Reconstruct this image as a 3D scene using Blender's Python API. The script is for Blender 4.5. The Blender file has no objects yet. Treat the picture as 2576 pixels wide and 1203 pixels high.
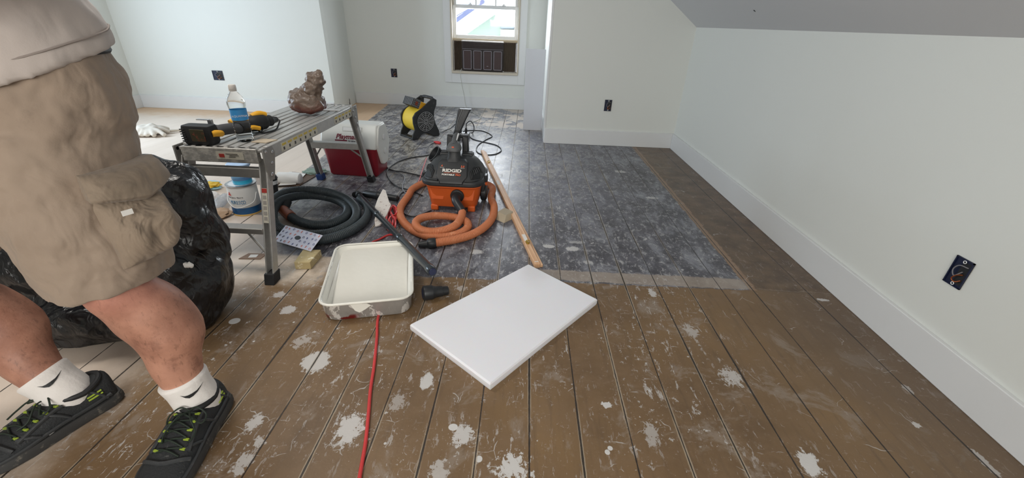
import bpy, math, random
from mathutils import Vector, Matrix, noise as mnoise
random.seed(7)
C = bpy.context.scene.collection
PI = math.pi
# ---------------------------------------------------------------- camera
HC = 1.155
PITCH, ROLL, YAW, FPX = 0.478904, 0.0391035, -0.0181799, 1054.03
_f = Vector((math.sin(YAW)*math.cos(PITCH), math.cos(YAW)*math.cos(PITCH), -math.sin(PITCH)))
_r = Vector((math.cos(YAW), -math.sin(YAW), 0)); _u = _r.cross(_f)
CR = math.cos(ROLL)*_r + math.sin(ROLL)*_u
CU = -math.sin(ROLL)*_r + math.cos(ROLL)*_u
cam = bpy.data.cameras.new('camera'); cam.sensor_width = 36; cam.lens = FPX/2576*36; cam.clip_start = .02
camo = bpy.data.objects.new('camera', cam); C.objects.link(camo)
m = Matrix.Identity(4)
for i in range(3): m[i][0], m[i][1], m[i][2] = CR[i], CU[i], -_f[i]
m[2][3] = HC
camo.matrix_world = m
bpy.context.scene.camera = camo
# ---------------------------------------------------------------- world, lights, exposure
vs = bpy.context.scene.view_settings
vs.view_transform = 'Standard'; vs.look = 'None'; vs.gamma = 1; vs.exposure = -0.06
w = bpy.data.worlds.new('world'); bpy.context.scene.world = w; w.use_nodes = True
w.node_tree.nodes['Background'].inputs[0].default_value = (.88, .945, 1, 1)
w.node_tree.nodes['Background'].inputs[1].default_value = 2.7
def area(name, loc, d, sx, sy, power, col, spread=PI):
    l = bpy.data.lights.new(name, 'AREA'); l.shape = 'RECTANGLE'; l.size = sx; l.size_y = sy
    l.energy = power; l.color = col; l.spread = spread
    o = bpy.data.objects.new(name, l); C.objects.link(o); o.location = loc
    o.rotation_euler = Vector(d).to_track_quat('-Z', 'Y').to_euler()
    return o
# daylight entering through the window openings of the room
area('daylight_left_window', (-4.90, 3.45, 1.2), (1, .10, -.10), .95, 1.1, 60, (.68, .84, 1))
area('daylight_rear_window', (-.6, -1.95, 1.55), (.05, 1, -.18), 2.4, 1.1, 64, (1, .955, .87))
area('daylight_far_window', (-.60, 6.50, 1.16), (0, -1, -.22), .8, .36, 30, (.88, .94, 1))
area('added_ceiling_fill', (-1.6, 1.6, 2.22), (0, 0, -1), .5, .5, 22, (1, .95, .88))  # added soft fill under the ceiling, no real fitting behind it

# ---------------------------------------------------------------- pixel rays (for measuring positions on known planes)
def ray(x, y): return (x-1288)/FPX*CR + (601.5-y)/FPX*CU + _f
def fl(x, y, z=0.0):
    d = ray(x, y); t = (z-HC)/d.z; return Vector((t*d.x, t*d.y, z))
def aty(x, y, Y):
    d = ray(x, y); t = Y/d.y; return Vector((t*d.x, Y, HC+t*d.z))

# ---------------------------------------------------------------- mesh builder
class MB:
    def __init__(s): s.v = []; s.f = []
    def add(s, vs_, fs, M=None):
        b = len(s.v)
        s.v += [(M @ Vector(p)) if M is not None else Vector(p) for p in vs_]
        s.f += [[b+i for i in f] for f in fs]
        return s
    def box(s, c, d, M=None, rz=0):
        x, y, z = [k/2 for k in d]
        T = Matrix.Translation(c) @ Matrix.Rotation(rz, 4, 'Z')
        if M is not None: T = M @ T
        vs_ = [(a*x, b*y, e*z) for a in (-1, 1) for b in (-1, 1) for e in (-1, 1)]
        return s.add(vs_, [(0,1,3,2),(4,6,7,5),(0,4,5,1),(2,3,7,6),(0,2,6,4),(1,5,7,3)], T)
    def hexa(s, p):  # 4 bottom + 4 top points
        return s.add(p, [(3,2,1,0),(4,5,6,7),(0,1,5,4),(1,2,6,5),(2,3,7,6),(3,0,4,7)])
    def prism(s, poly, h0, h1, M=None):
        n = len(poly)
        vs_ = [(x, y, h0) for x, y in poly] + [(x, y, h1) for x, y in poly]
        fs = [list(range(n))[::-1], list(range(n, 2*n))] + [(i, (i+1) % n, n+(i+1) % n, n+i) for i in range(n)]
        return s.add(vs_, fs, M)
    def loft(s, rings, cap=True, M=None, close=False):
        n = len(rings[0]); vs_ = [p for r in rings for p in r]; fs = []
        k = len(rings)
        for j in range(k if close else k-1):
            a, b = j*n, ((j+1) % k)*n
            for i in range(n):
                fs.append((a+i, a+(i+1) % n, b+(i+1) % n, b+i))
        if cap and not close:
            fs.append(list(range(n))[::-1]); fs.append([(k-1)*n+i for i in range(n)])
        return s.add(vs_, fs, M)
    def tube(s, pts, r, n=10, cap=True, closed=False):
        pts = [Vector(p) for p in pts]; k = len(pts)
        rr = r if isinstance(r, (list, tuple)) else [r]*k
        T = []
        for i in range(k):
            a = pts[(i-1) % k] if (closed or i > 0) else pts[i]
            b = pts[(i+1) % k] if (closed or i < k-1) else pts[i]
            d = b-a; T.append(d.normalized() if d.length > 1e-9 else Vector((0,0,1)))
        up = Vector((0,0,1)) if abs(T[0].z) < .95 else Vector((1,0,0))
        N = (up - T[0]*up.dot(T[0])).normalized(); rings = []
        for i in range(k):
            N = (N - T[i]*N.dot(T[i])).normalized(); B = T[i].cross(N)
            rings.append([pts[i] + rr[i]*(math.cos(2*PI*j/n)*N + math.sin(2*PI*j/n)*B) for j in range(n)])
        return s.loft(rings, cap=cap, close=closed)
    def lathe(s, prof, n=28, M=None, cap=True):
        rings = [[(r*math.cos(2*PI*j/n), r*math.sin(2*PI*j/n), z) for j in range(n)] for r, z in prof]
        return s.loft(rings, cap=cap, M=M)
    def off(s, t):
        s.v = [p - Vector(t) for p in s.v]; return s

def spline(pts, step=.01, closed=False):
    P = [Vector(p) for p in pts]; n = len(P); out = []
    segs = n if closed else n-1
    for i in range(segs):
        p0 = P[(i-1) % n] if (closed or i > 0) else P[i]*2-P[i+1]
        p1, p2 = P[i], P[(i+1) % n]
        p3 = P[(i+2) % n] if (closed or i < n-2) else p2*2-p1
        k = max(2, int((p2-p1).length/step))
        for j in range(k):
            t = j/k
            out.append(.5*((2*p1)+(p2-p0)*t+(2*p0-5*p1+4*p2-p3)*t*t+(3*p1-p0-3*p2+p3)*t**3))
    if not closed: out.append(P[-1])
    return out
def rrect(w_, d_, r, z, n=5, cx=0, cy=0):
    o = []
    r = min(r, w_/2-1e-4, d_/2-1e-4)
    for sx, sy, a0 in ((1,1,0),(-1,1,PI/2),(-1,-1,PI),(1,-1,1.5*PI)):
        for i in range(n):
            a = a0 + PI/2*i/(n-1)
            o.append((cx+sx*(w_/2-r)+r*math.cos(a), cy+sy*(d_/2-r)+r*math.sin(a), z))
    return o
def ell(cx, cy, z, rx, ry, n=32, p=2.0, tilt=0):
    o = []
    for j in range(n):
        a = 2*PI*j/n; c, s_ = math.cos(a), math.sin(a)
        k = (abs(c)**p+abs(s_)**p)**(-1/p)
        o.append((cx+rx*k*c, cy+ry*k*s_, z+tilt*s_))
    return o
def poly_in_wall(pts): return pts

def obj(name, mb, mat, parent=None, smooth=False, bevel=0, sub=0, sharp=.6, seg=2):
    me = bpy.data.meshes.new(name); me.from_pydata([tuple(p) for p in mb.v], [], mb.f); me.validate()
    import bmesh
    b = bmesh.new(); b.from_mesh(me); bmesh.ops.recalc_face_normals(b, faces=b.faces); b.to_mesh(me); b.free()
    if smooth:
        me.polygons.foreach_set('use_smooth', [True]*len(me.polygons))
        if sharp: me.set_sharp_from_angle(angle=sharp)
    me.materials.append(mat)
    o = bpy.data.objects.new(name, me); C.objects.link(o)
    if parent: o.parent = parent
    if bevel:
        q = o.modifiers.new('bevel', 'BEVEL'); q.width = bevel; q.segments = seg; q.limit_method = 'ANGLE'; q.angle_limit = .6
        me.polygons.foreach_set('use_smooth', [True]*len(me.polygons)); 
        if not smooth: me.set_sharp_from_angle(angle=.6)
        q.harden_normals = False
    if sub:
        q = o.modifiers.new('sub', 'SUBSURF'); q.levels = sub; q.render_levels = sub
    return o
def tag(o, label, cat, group=None, kind=None):
    o['label'] = label; o['category'] = cat
    if group: o['group'] = group
    if kind: o['kind'] = kind
    return o
def thing(name, label, cat, loc=(0,0,0), rz=0, group=None):
    o = bpy.data.objects.new(name, None); C.objects.link(o); o.location = loc; o.rotation_euler = (0,0,rz)
    o.empty_display_size = .05
    return tag(o, label, cat, group)
def struct(name, mb, mat, parent=None, **k):
    o = obj(name, mb, mat, parent, **k)
    if parent is None: o['kind'] = 'structure'
    return o

def text(name, s, size, org, right, up, mat, parent, ext=.0006, bold=0.0, shear=0.0, align='CENTER', base=None, sx=1.0):
    cu = bpy.data.curves.new(name, 'FONT'); cu.body = s; cu.size = size; cu.extrude = ext; cu.offset = bold
    cu.align_x = align; cu.shear = shear; cu.resolution_u = 3
    t = bpy.data.objects.new(name+'_tmp', cu); C.objects.link(t)
    dg = bpy.context.evaluated_depsgraph_get()
    me = bpy.data.meshes.new_from_object(t.evaluated_get(dg)); bpy.data.objects.remove(t)
    R_ = Vector(right).normalized(); U_ = Vector(up); U_ = (U_-R_*U_.dot(R_)).normalized(); N_ = R_.cross(U_)
    M = Matrix.Identity(4)
    for i in range(3): M[i][0], M[i][1], M[i][2], M[i][3] = R_[i]*sx, U_[i], N_[i], org[i]
    me.transform(M); me.materials.clear(); me.materials.append(mat)
    o = bpy.data.objects.new(name, me); C.objects.link(o)
    if parent: o.parent = parent
    return o

# ---------------------------------------------------------------- material helpers
class NT:
    def __init__(s, name):
        s.m = bpy.data.materials.new(name); s.m.use_nodes = True; s.t = s.m.node_tree; s.n = s.t.nodes
        s.b = s.n['Principled BSDF']
        s.P = s.n.new('ShaderNodeTexCoord').outputs['Object']
    def lk(s, a, b):
        if isinstance(a, (int, float)): b.default_value = a
        elif isinstance(a, (tuple, list)):
            b.default_value = tuple(a) if len(b.default_value) == len(a) else tuple(a)+(1,)
        else: s.t.links.new(a, b)
    def math(s, op, a, b=0, c=0, clamp=False):
        q = s.n.new('ShaderNodeMath'); q.operation = op; q.use_clamp = clamp
        s.lk(a, q.inputs[0]); s.lk(b, q.inputs[1]); s.lk(c, q.inputs[2]); return q.outputs[0]
    def vm(s, op, a, b=(0,0,0), sc=1):
        q = s.n.new('ShaderNodeVectorMath'); q.operation = op
        s.lk(a, q.inputs[0]); s.lk(b, q.inputs[1])
        if op == 'SCALE': s.lk(sc, q.inputs['Scale'])
        return q.outputs['Value'] if op in ('DISTANCE', 'LENGTH', 'DOT_PRODUCT') else q.outputs[0]
    def noise(s, vec=None, scale=5, detail=4, rough=.55, dist=0, col=False):
        q = s.n.new('ShaderNodeTexNoise'); s.lk(vec if vec is not None else s.P, q.inputs['Vector'])
        q.inputs['Scale'].default_value = scale; q.inputs['Detail'].default_value = detail
        q.inputs['Roughness'].default_value = rough; q.inputs['Distortion'].default_value = dist
        return q.outputs['Color' if col else 'Fac']
    def vor(s, vec=None, scale=5, feat='F1', out='Distance'):
        q = s.n.new('ShaderNodeTexVoronoi'); q.feature = feat; s.lk(vec if vec is not None else s.P, q.inputs['Vector'])
        q.inputs['Scale'].default_value = scale; return q.outputs[out]
    def step(s, x, a, b, o0=0, o1=1):   # smooth map range
        q = s.n.new('ShaderNodeMapRange'); q.interpolation_type = 'SMOOTHSTEP'
        s.lk(x, q.inputs[0]); s.lk(a, q.inputs[1]); s.lk(b, q.inputs[2]); s.lk(o0, q.inputs[3]); s.lk(o1, q.inputs[4])
        return q.outputs[0]
    def mix(s, f, a, b):
        q = s.n.new('ShaderNodeMix'); q.data_type = 'RGBA'
        s.lk(f, q.inputs[0]); s.lk(a, q.inputs[6]); s.lk(b, q.inputs[7]); return q.outputs[2]
    def sep(s, v):
        q = s.n.new('ShaderNodeSeparateXYZ'); s.lk(v, q.inputs[0]); return q.outputs
    def comb(s, x, y, z):
        q = s.n.new('ShaderNodeCombineXYZ'); s.lk(x, q.inputs[0]); s.lk(y, q.inputs[1]); s.lk(z, q.inputs[2]); return q.outputs[0]
    def bump(s, h, strength=.3, dist=.01):
        q = s.n.new('ShaderNodeBump'); q.inputs['Strength'].default_value = strength; q.inputs['Distance'].default_value = dist
        s.lk(h, q.inputs['Height']); s.lk(q.outputs[0], s.b.inputs['Normal'])
    def out(s, col, rough=.5, metal=0, **k):
        s.lk(col, s.b.inputs['Base Color']); s.lk(rough, s.b.inputs['Roughness']); s.lk(metal, s.b.inputs['Metallic'])
        for kk, v in k.items(): s.lk(v, s.b.inputs[kk.replace('_', ' ')])
        return s.m
def srgb(r, g, b):
    f = lambda c: (c/255/12.92) if c/255 <= .04045 else ((c/255+.055)/1.055)**2.4
    return (f(r), f(g), f(b))
def simple(name, c, rough=.5, metal=0, var=.12, vs_=6, bump=0, bs=60, dirt=None, da=.5, ds=14, **k):
    n = NT(name); c = srgb(*c)
    col = n.mix(n.noise(scale=vs_), tuple(x*(1-var) for x in c), tuple(min(1, x*(1+var)) for x in c))
    if dirt is not None:
        col = n.mix(n.step(n.noise(scale=ds, detail=6, rough=.7), da, da+.12), col, srgb(*dirt))
    if bump: n.bump(n.noise(scale=bs, detail=3), bump, .004)
    return n.out(col, rough, metal, **k)
def wallmat(name, c):
    n = NT(name); c = srgb(*c)
    col = n.mix(n.noise(scale=1.3, detail=3), tuple(x*.975 for x in c), c)
    n.bump(n.noise(scale=130, detail=3), .12, .002)
    return n.out(col, .62)
M = {}
M['wall'] = wallmat('wall_paint', (222, 224, 219))
M['ceil'] = wallmat('ceiling_paint', (205, 205, 206))
M['trim'] = simple('trim_paint', (220, 221, 221), .42, var=.02, bump=.05, bs=40)
M['black'] = simple('black_plastic', (34, 36, 39), .42, var=.2, dirt=(90, 92, 95), da=.66, ds=30)
M['blackm'] = simple('black_matt', (26, 27, 29), .6)
M['rubber'] = simple('rubber', (30, 30, 32), .75)
M['alu'] = simple('aluminium_scuffed', (182, 181, 178), .45, .5, var=.2, vs_=30, dirt=(196, 192, 186), da=.56, ds=28, bump=.15, bs=80)
M['alud'] = simple('aluminium_dull', (148, 146, 142), .5, .45, var=.2, vs_=30, dirt=(150, 145, 138), da=.55, ds=22)
M['white'] = simple('white_plastic', (226, 228, 228), .4, var=.04)
M['chrome'] = simple('steel', (190, 190, 192), .28, .95, var=.1)
M['yellow'] = simple('yellow_plastic', (235, 200, 60), .45, var=.06)
M['dewalt'] = simple('tool_yellow', (225, 165, 35), .5, var=.1, dirt=(110, 85, 40), da=.62)
M['blue'] = simple('box_blue', (14, 24, 54), .45)
M['copper'] = simple('bare_copper', (170, 95, 55), .4, .8)
M['redcord'] = simple('red_cord', (205, 62, 62), .5, var=.15, vs_=14, dirt=(215, 150, 145), da=.6, ds=20)
M['cordblk'] = simple('black_cord', (38, 38, 42), .5)
M['cordwht'] = simple('white_cord', (185, 184, 176), .5)
M['brass'] = simple('brass', (175, 145, 60), .35, .85)
M['paper'] = simple('paper', (228, 226, 222), .7, var=.05)
# ================================================================ FLOOR MATERIAL
def floor_material():
    n = NT('old_painted_floorboards'); P = n.P
    px, py, pz = n.sep(P)[0], n.sep(P)[1], n.sep(P)[2]
    BW, X0 = .1605, .0625
    u = n.math('DIVIDE', n.math('SUBTRACT', px, X0), BW)
    bid = n.math('FLOOR', n.math('ADD', u, .5))                      # nearest seam
    du = n.math('MULTIPLY', n.math('ABSOLUTE', n.math('SUBTRACT', u, bid)), BW)   # metres from seam
    # no seam on the wide plank by the right wall, one extra thin seam there
    nos = n.math('LESS_THAN', n.math('ABSOLUTE', n.math('SUBTRACT', bid, 8)), .5)
    nos2 = n.math('GREATER_THAN', bid, 8.5)
    du = n.math('ADD', du, n.math('MULTIPLY', n.math('ADD', nos, nos2, clamp=True), 1))
    dx = n.math('ABSOLUTE', n.math('SUBTRACT', px, 1.46))
    du = n.math('MINIMUM', du, dx)
    plank = n.math('FLOOR', u)
    wob = n.noise(n.vm('MULTIPLY', P, (3, 3, 3)), 3, 3)
    fine = n.noise(P, 60, 6, .7)
    mid = n.noise(P, 9, 6, .65)
    big = n.noise(P, 1.6, 3, .5)
    stretch = n.vm('MULTIPLY', P, (1, .12, 1))
    grain = n.noise(n.vm('ADD', stretch, n.comb(n.math('MULTIPLY', plank, 3.7), 0, 0)), 42, 5, .6)
    # --- brown
    brown = n.mix(n.step(big, .3, .7), srgb(104, 82, 58), srgb(130, 103, 70))
    brown = n.mix(n.step(mid, .35, .75), brown, srgb(122, 98, 72))
    brown = n.mix(n.step(grain, .5, .8, 0, .5), brown, srgb(84, 68, 52))
    brown = n.mix(n.step(n.noise(P, 5, 6, .7, .6), .54, .64, 0, .55), brown, srgb(148, 136, 124))   # dusty smears
    # right side browner
    brown = n.mix(n.math('MULTIPLY', n.step(px, 1.0, 1.5), .6), brown, srgb(96, 80, 66))
    # --- charcoal
    char = n.mix(n.step(mid, .3, .7), srgb(64, 62, 68), srgb(94, 93, 101))
    char = n.mix(n.step(n.noise(n.vm('MULTIPLY', P, (1, .45, 1)), 7, 7, .72, .5), .46, .64, 0, .75), char, srgb(140, 142, 150))
    sheen = n.math('MULTIPLY', n.step(n.math('ABSOLUTE', n.math('SUBTRACT', px, .1)), .95, .1), n.step(py, 2.1, 3.0))
    char = n.mix(n.math('MULTIPLY', sheen, n.step(n.noise(P, 6, 6, .7), .3, .6, .1, .5)), char, srgb(138, 140, 156))  # bluish window sheen painted into the middle of the charcoal
    char = n.mix(n.step(n.noise(n.vm('MULTIPLY', P, (1, .6, 1)), 34, 5, .75), .54, .60, 0, .7), char, srgb(166, 166, 168))
    char = n.mix(n.step(n.noise(P, 18, 5, .7), .6, .7, 0, .6), char, srgb(48, 46, 50))
    backdust = n.math('MULTIPLY', n.step(py, 2.5, 3.6), n.step(px, 1.0, -.5))
    char = n.mix(n.math('MULTIPLY', n.step(n.noise(n.vm('MULTIPLY', P, (1, .7, 1)), 11, 7, .75, .8), .44, .62), n.math('MULTIPLY', backdust, .92)), char, srgb(182, 178, 172))
    peel = n.math('MULTIPLY', n.step(py, 4.9, 5.3), n.math('MULTIPLY', n.step(px, -.75, -.55), n.step(px, .5, .35)))
    char = n.mix(n.math('MULTIPLY', peel, n.step(n.noise(P, 5, 4, .5), .5, .515)), char, srgb(196, 184, 172))
    # --- dark brown margin along the right wall
    marg = n.mix(n.step(mid, .3, .7), srgb(82, 66, 52), srgb(110, 90, 70))
    tan = n.mix(fine, srgb(120, 95, 74), srgb(156, 130, 106))
    # --- pale plywood at left
    ply = n.mix(n.noise(n.vm('MULTIPLY', P, (1, .15, 1)), 10, 5), srgb(232, 218, 205), srgb(214, 198, 182))
    ply = n.mix(n.math('MULTIPLY', n.step(n.math('ADD', py, n.math('MULTIPLY', mid, .5)), 5.1, 5.6), .75), ply, srgb(205, 165, 122))
    beige = n.mix(mid, srgb(150, 136, 122), srgb(196, 184, 170))
    jy = n.math('ADD', py, n.math('MULTIPLY', n.math('SUBTRACT', n.noise(P, 12, 5, .7), .5), .05))
    jx = n.math('ADD', px, n.math('MULTIPLY', n.math('SUBTRACT', n.noise(P, 11, 5, .7), .5), .05))
    # front zone : brown ; behind it the charcoal, margin to the right
    fr = n.math('ADD', 1.775, n.math('MULTIPLY', px, .012))
    right = n.step(jx, 1.165, 1.17)
    back = n.mix(right, char, marg)
    back = n.mix(n.math('MULTIPLY', n.step(jx, 1.165, 1.175), n.step(jx, 1.215, 1.205)), back, tan)
    col = n.mix(n.step(n.math('SUBTRACT', jy, fr), -.004, .004), brown, back)
    # scraped strip in front of the charcoal
    strip = n.math('MULTIPLY', n.step(jy, 1.79, 1.80), n.math('MULTIPLY', n.step(jy, 1.90, 1.885), n.math('MULTIPLY', n.step(jx, .05, .12), n.step(px, 1.2, 1.15))))
    col = n.mix(n.math('MULTIPLY', strip, .8), col, n.mix(mid, srgb(130, 116, 104), srgb(184, 172, 160)))
    stripl = n.math('MULTIPLY', n.step(jy, 1.60, 1.70), n.math('MULTIPLY', n.step(jy, 1.93, 1.90), n.step(jx, -.93, -1.0)))
    col = n.mix(n.math('MULTIPLY', stripl, .85), col, n.mix(n.step(mid, .35, .65), srgb(176, 160, 142), srgb(222, 206, 188)))
    # dusty grey beneath the bench
    dust = n.math('MULTIPLY', n.step(jx, -1.15, -1.5), n.math('MULTIPLY', n.step(jy, 1.9, 1.93), n.step(py, 3.2, 2.9)))
    col = n.mix(n.math('MULTIPLY', dust, n.step(n.noise(P, 9, 6, .7), .38, .6, 0, .8)), col, srgb(158, 154, 152))
    # pale ply left of the slanting edge
    edge = n.math('SUBTRACT', n.math('MULTIPLY', n.math('SUBTRACT', py, 3.2), -.075), 1.79)
    isply = n.math('MULTIPLY', n.step(n.math('SUBTRACT', px, edge), .004, -.004), n.step(py, 2.35, 2.4))
    col = n.mix(isply, col, ply)
    glaredust = n.math('MULTIPLY', n.step(n.math('ADD', px, n.math('MULTIPLY', n.math('SUBTRACT', mid, .5), .25)), -1.22, -1.5), n.step(py, 2.4, 2.38))  # pale dusty floor at near left, with glare painted into its colour
    col = n.mix(n.math('MULTIPLY', glaredust, .88), col, ply)
    # --- scratches and chips of white paint
    sc1 = n.noise(n.vm('MULTIPLY', n.vm('ADD', P, n.vm('SCALE', n.noise(P, 4, 3, .5, col=True), sc=.05)), (1, .22, 1)), 55, 4, .75)
    sc2 = n.noise(n.vm('MULTIPLY', P, (.25, 1, 1)), 60, 4, .7)
    dens = n.step(n.noise(P, 2.2, 3, .6), .32, .62)
    nearw = n.step(px, 1.25, .6, .25, 1)
    s1 = n.math('MULTIPLY', n.step(sc1, .60, .64), n.math('MULTIPLY', dens, nearw))
    s2 = n.math('MULTIPLY', n.step(sc2, .63, .67), n.math('MULTIPLY', dens, nearw))
    chips = n.math('MULTIPLY', n.step(n.noise(P, 24, 7, .78), .60, .625), n.math('MULTIPLY', n.step(n.noise(P, 2.4, 3, .6), .40, .60), nearw))
    chips2 = n.math('MULTIPLY', n.step(n.noise(P, 75, 4, .7), .66, .69), n.math('MULTIPLY', n.step(n.noise(P, 3.1, 3, .6), .38, .6), nearw))
    chips = n.math('MAXIMUM', chips, chips2)
    white = srgb(204, 202, 200)
    tot = n.math('ADD', n.math('MULTIPLY', s1, .6), n.math('ADD', n.math('MULTIPLY', s2, .4), n.math('MULTIPLY', chips, .9)), clamp=True)
    notply = n.math('SUBTRACT', 1, n.math('ADD', isply, glaredust, clamp=True))
    tot = n.math('MULTIPLY', tot, notply)
    # long thin curved scratches (cell borders)
    vv = n.vor(n.vm('ADD', P, n.vm('SCALE', n.noise(P, 6, 3, .6, col=True), sc=.12)), 7, 'DISTANCE_TO_EDGE')
    thin = n.math('MULTIPLY', n.step(vv, .009, .004), n.step(n.noise(P, 8, 4, .6), .56, .62))
    tot = n.math('MAXIMUM', tot, n.math('MULTIPLY', n.math('MULTIPLY', thin, notply), .55))
    # small round drips
    dd = n.vor(P, 9)
    rc = n.sep(n.vor(P, 9, out='Color'))[0]
    drop = n.math('MULTIPLY', n.step(dd, n.math('MULTIPLY', rc, .075), n.math('MULTIPLY', rc, .06)), n.math('MULTIPLY', n.math('GREATER_THAN', rc, .45), nearw))
    tot = n.math('MAXIMUM', tot, n.math('MULTIPLY', drop, n.math('MULTIPLY', notply, .9)))
    # --- individual splats (x px, y px, half width m, half length m, roughness of edge, strength)
    SPL = [(795,910,.052,.058,.5,.85),(1075,958,.03,.045,.7,.9),(590,808,.022,.02,.1,.95),(725,780,.035,.03,.6,.7),(880,1080,.055,.075,1.1,.9),
        (1165,1095,.045,.05,1.1,.85),(1290,1175,.06,.05,1.3,.95),(640,1065,.03,.04,.9,.75),(612,1165,.03,.04,1,.7),(650,1110,.02,.03,1,.7),(1525,1020,.017,.015,.5,.95),
        (1140,1075,.015,.013,.15,1),(1205,1155,.010,.011,.1,1),(1535,1128,.008,.008,.1,1),(1528,1138,.008,.009,.1,1),(2035,1165,.035,.05,.8,.95),(1640,735,.018,.06,.8,.8),
        (1440,626,.05,.035,.7,.8),(1381,620,.035,.02,.3,.8),(1200,634,.045,.03,.7,.75),(2070,755,.03,.012,.4,.8),(1840,948,.05,.05,1.3,.7),(2285,980,.012,.022,.5,.5),(2306,1070,.014,.011,.3,.8),
        (1740,835,.03,.06,1.3,.55),(1103,1190,.03,.05,1,.6),(700,742,.03,.03,1,.6),(940,690,.04,.03,.9,.5),(1640,1095,.03,.05,1.2,.5),(1000,1010,.03,.04,1.2,.45),(760,860,.04,.04,1.3,.5),(1450,610,.05,.015,.6,.5),
        (2480,1165,.012,.05,.5,.6),(950,880,.02,.04,1.2,.5),(1160,725,.03,.03,1.3,.5),(1240,310,.06,.1,.8,.0),(1560,432,.05,.03,.6,.7),(1640,498,.05,.02,.5,.7),(1480,660,.03,.02,.6,.5)]
    dist1 = n.vm('SCALE', n.vm('SUBTRACT', n.noise(P, 34, 5, .75, col=True), (.5,.5,.5)), sc=.075)
    RN = n.math('SUBTRACT', n.noise(n.vm('MULTIPLY', P, (1.3, .8, 1)), 42, 6, .8, .4), .47)
    PD = {}
    tot2 = 0.0
    for (x, y, rx, ry, e, st) in SPL:
        if st <= 0: continue
        c = fl(x, y); rx, ry = (rx*.86, ry*.86) if e > .6 else (rx, ry); ek = round(e*2)/2
        if ek not in PD: PD[ek] = n.vm('ADD', P, n.vm('SCALE', dist1, sc=ek)) if ek else P
        q = n.vm('MULTIPLY', n.vm('SUBTRACT', PD[ek], (c.x, c.y, 0)), (1/rx, 1/ry, 0))
        L = n.vm('LENGTH', q)
        if e > .25: L = n.math('ADD', L, n.math('MULTIPLY', RN, min(4.2, e*3.4)))
        k = n.step(L, 1.06, .94, 0, st)
        tot2 = k if isinstance(tot2, float) else n.math('MAXIMUM', tot2, k)
    tot = n.math('MAXIMUM', tot, tot2)
    # --- blue-grey scuffs
    bl = n.math('MULTIPLY', n.step(n.noise(n.vm('MULTIPLY', P, (1, .4, 1)), 15, 4, .65), .66, .69), n.math('MULTIPLY', n.step(n.noise(P, 1.7, 2), .45, .6), n.math('MULTIPLY', notply, n.step(px, .9, .3))))
    col = n.mix(n.math('MULTIPLY', bl, .7), col, srgb(108, 116, 126))
    col = n.mix(tot, col, white)
    # --- seams
    crk = n.math('ADD', du, n.math('MULTIPLY', n.math('SUBTRACT', n.noise(P, 30, 4, .7), .5), .004))
    gapw = n.math('ADD', .0012, n.math('MULTIPLY', n.step(n.noise(n.vm('MULTIPLY', P, (1, .5, 1)), 2.5, 2), .4, .7), .0022))
    cream = n.math('MULTIPLY', n.step(crk, .0075, .0045), n.step(n.noise(n.vm('MULTIPLY', P, (3, .35, 1)), 6, 4, .6), .42, .56))
    cream = n.math('MULTIPLY', cream, n.math('MULTIPLY', n.step(px, 1.0, .7), notply))
    col = n.mix(n.math('MULTIPLY', cream, .75), col, srgb(168, 154, 134))
    gap = n.step(crk, n.math('ADD', gapw, .0012), gapw)
    plyg = n.math('SUBTRACT', 1, n.math('MULTIPLY', n.math('ADD', isply, 0), .93))
    col = n.mix(n.math('MULTIPLY', gap, n.math('MULTIPLY', plyg, .93)), col, srgb(36, 30, 26))
    # a butt joint and nail knots
    bj = n.math('MULTIPLY', n.step(n.math('ABSOLUTE', n.math('SUBTRACT', jy, 1.80)), .004, .002), n.step(px, 1.2, 1.22))
    col = n.mix(n.math('MULTIPLY', bj, .5), col, srgb(140, 128, 112))
    # bump: peeling layers
    h = n.math('ADD', n.math('MULTIPLY', tot, .5), n.math('ADD', n.math('MULTIPLY', mid, .5), n.math('MULTIPLY', gap, -2.5)))
    h = n.math('ADD', h, n.math('MULTIPLY', fine, .35))
    n.bump(h, .45, .0035)
    r = n.math('ADD', .36, n.math('MULTIPLY', n.noise(P, 6, 5, .65), .22))
    r = n.math('SUBTRACT', r, n.math('MULTIPLY', n.step(py, 1.82, 1.86), .10))
    r = n.math('ADD', r, n.math('MULTIPLY', tot, .15))
    r = n.mix(isply, r, (.6, .6, .6))
    return n.out(col, r)
M['floor'] = floor_material()
# ================================================================ ROOM
XR, XL, YB, YP, YLF, YR = 1.595, -4.96, 6.39, 4.53, 5.46, -2.2
XRET = .232
def slab(name, pts, d, mat, **k):   # polygon pts with thickness vector d
    mb = MB(); n_ = len(pts); d = Vector(d)
    mb.add([Vector(p) for p in pts]+[Vector(p)+d for p in pts], [list(range(n_))[::-1], list(range(n_, 2*n_))]+[(i, (i+1) % n_, n_+(i+1) % n_, n_+i) for i in range(n_)])
    return struct(name, mb, mat, **k)
fm = MB(); fm.box(((XL+XR)/2, (YR+YB)/2, -.05), (XR-XL+.3, YB-YR+.3, .1)); struct('floor', fm, M['floor'])
ZK = 1.165; SL = .745; ZC = 2.3; XC = XR-(ZC-ZK)/SL
# right knee wall and sloped ceiling
slab('wall_right', [(XR, YR, 0), (XR, YP+.1, 0), (XR, YP+.1, ZK), (XR, YR, ZK)], (.1, 0, 0), M['wall'])
slab('ceiling', [(XR+.12, YR-.1, ZK-.12*SL), (XR+.12, YB+.1, ZK-.12*SL), (XC, YB+.1, ZC), (XC, YR-.1, ZC)], (.06, 0, .08), M['ceil'])
slab('ceiling_flat', [(XL-.1, YR-.1, ZC), (XC, YR-.1, ZC), (XC, YB+.1, ZC), (XL-.1, YB+.1, ZC)], (0, 0, .08), M['ceil'])
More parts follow.
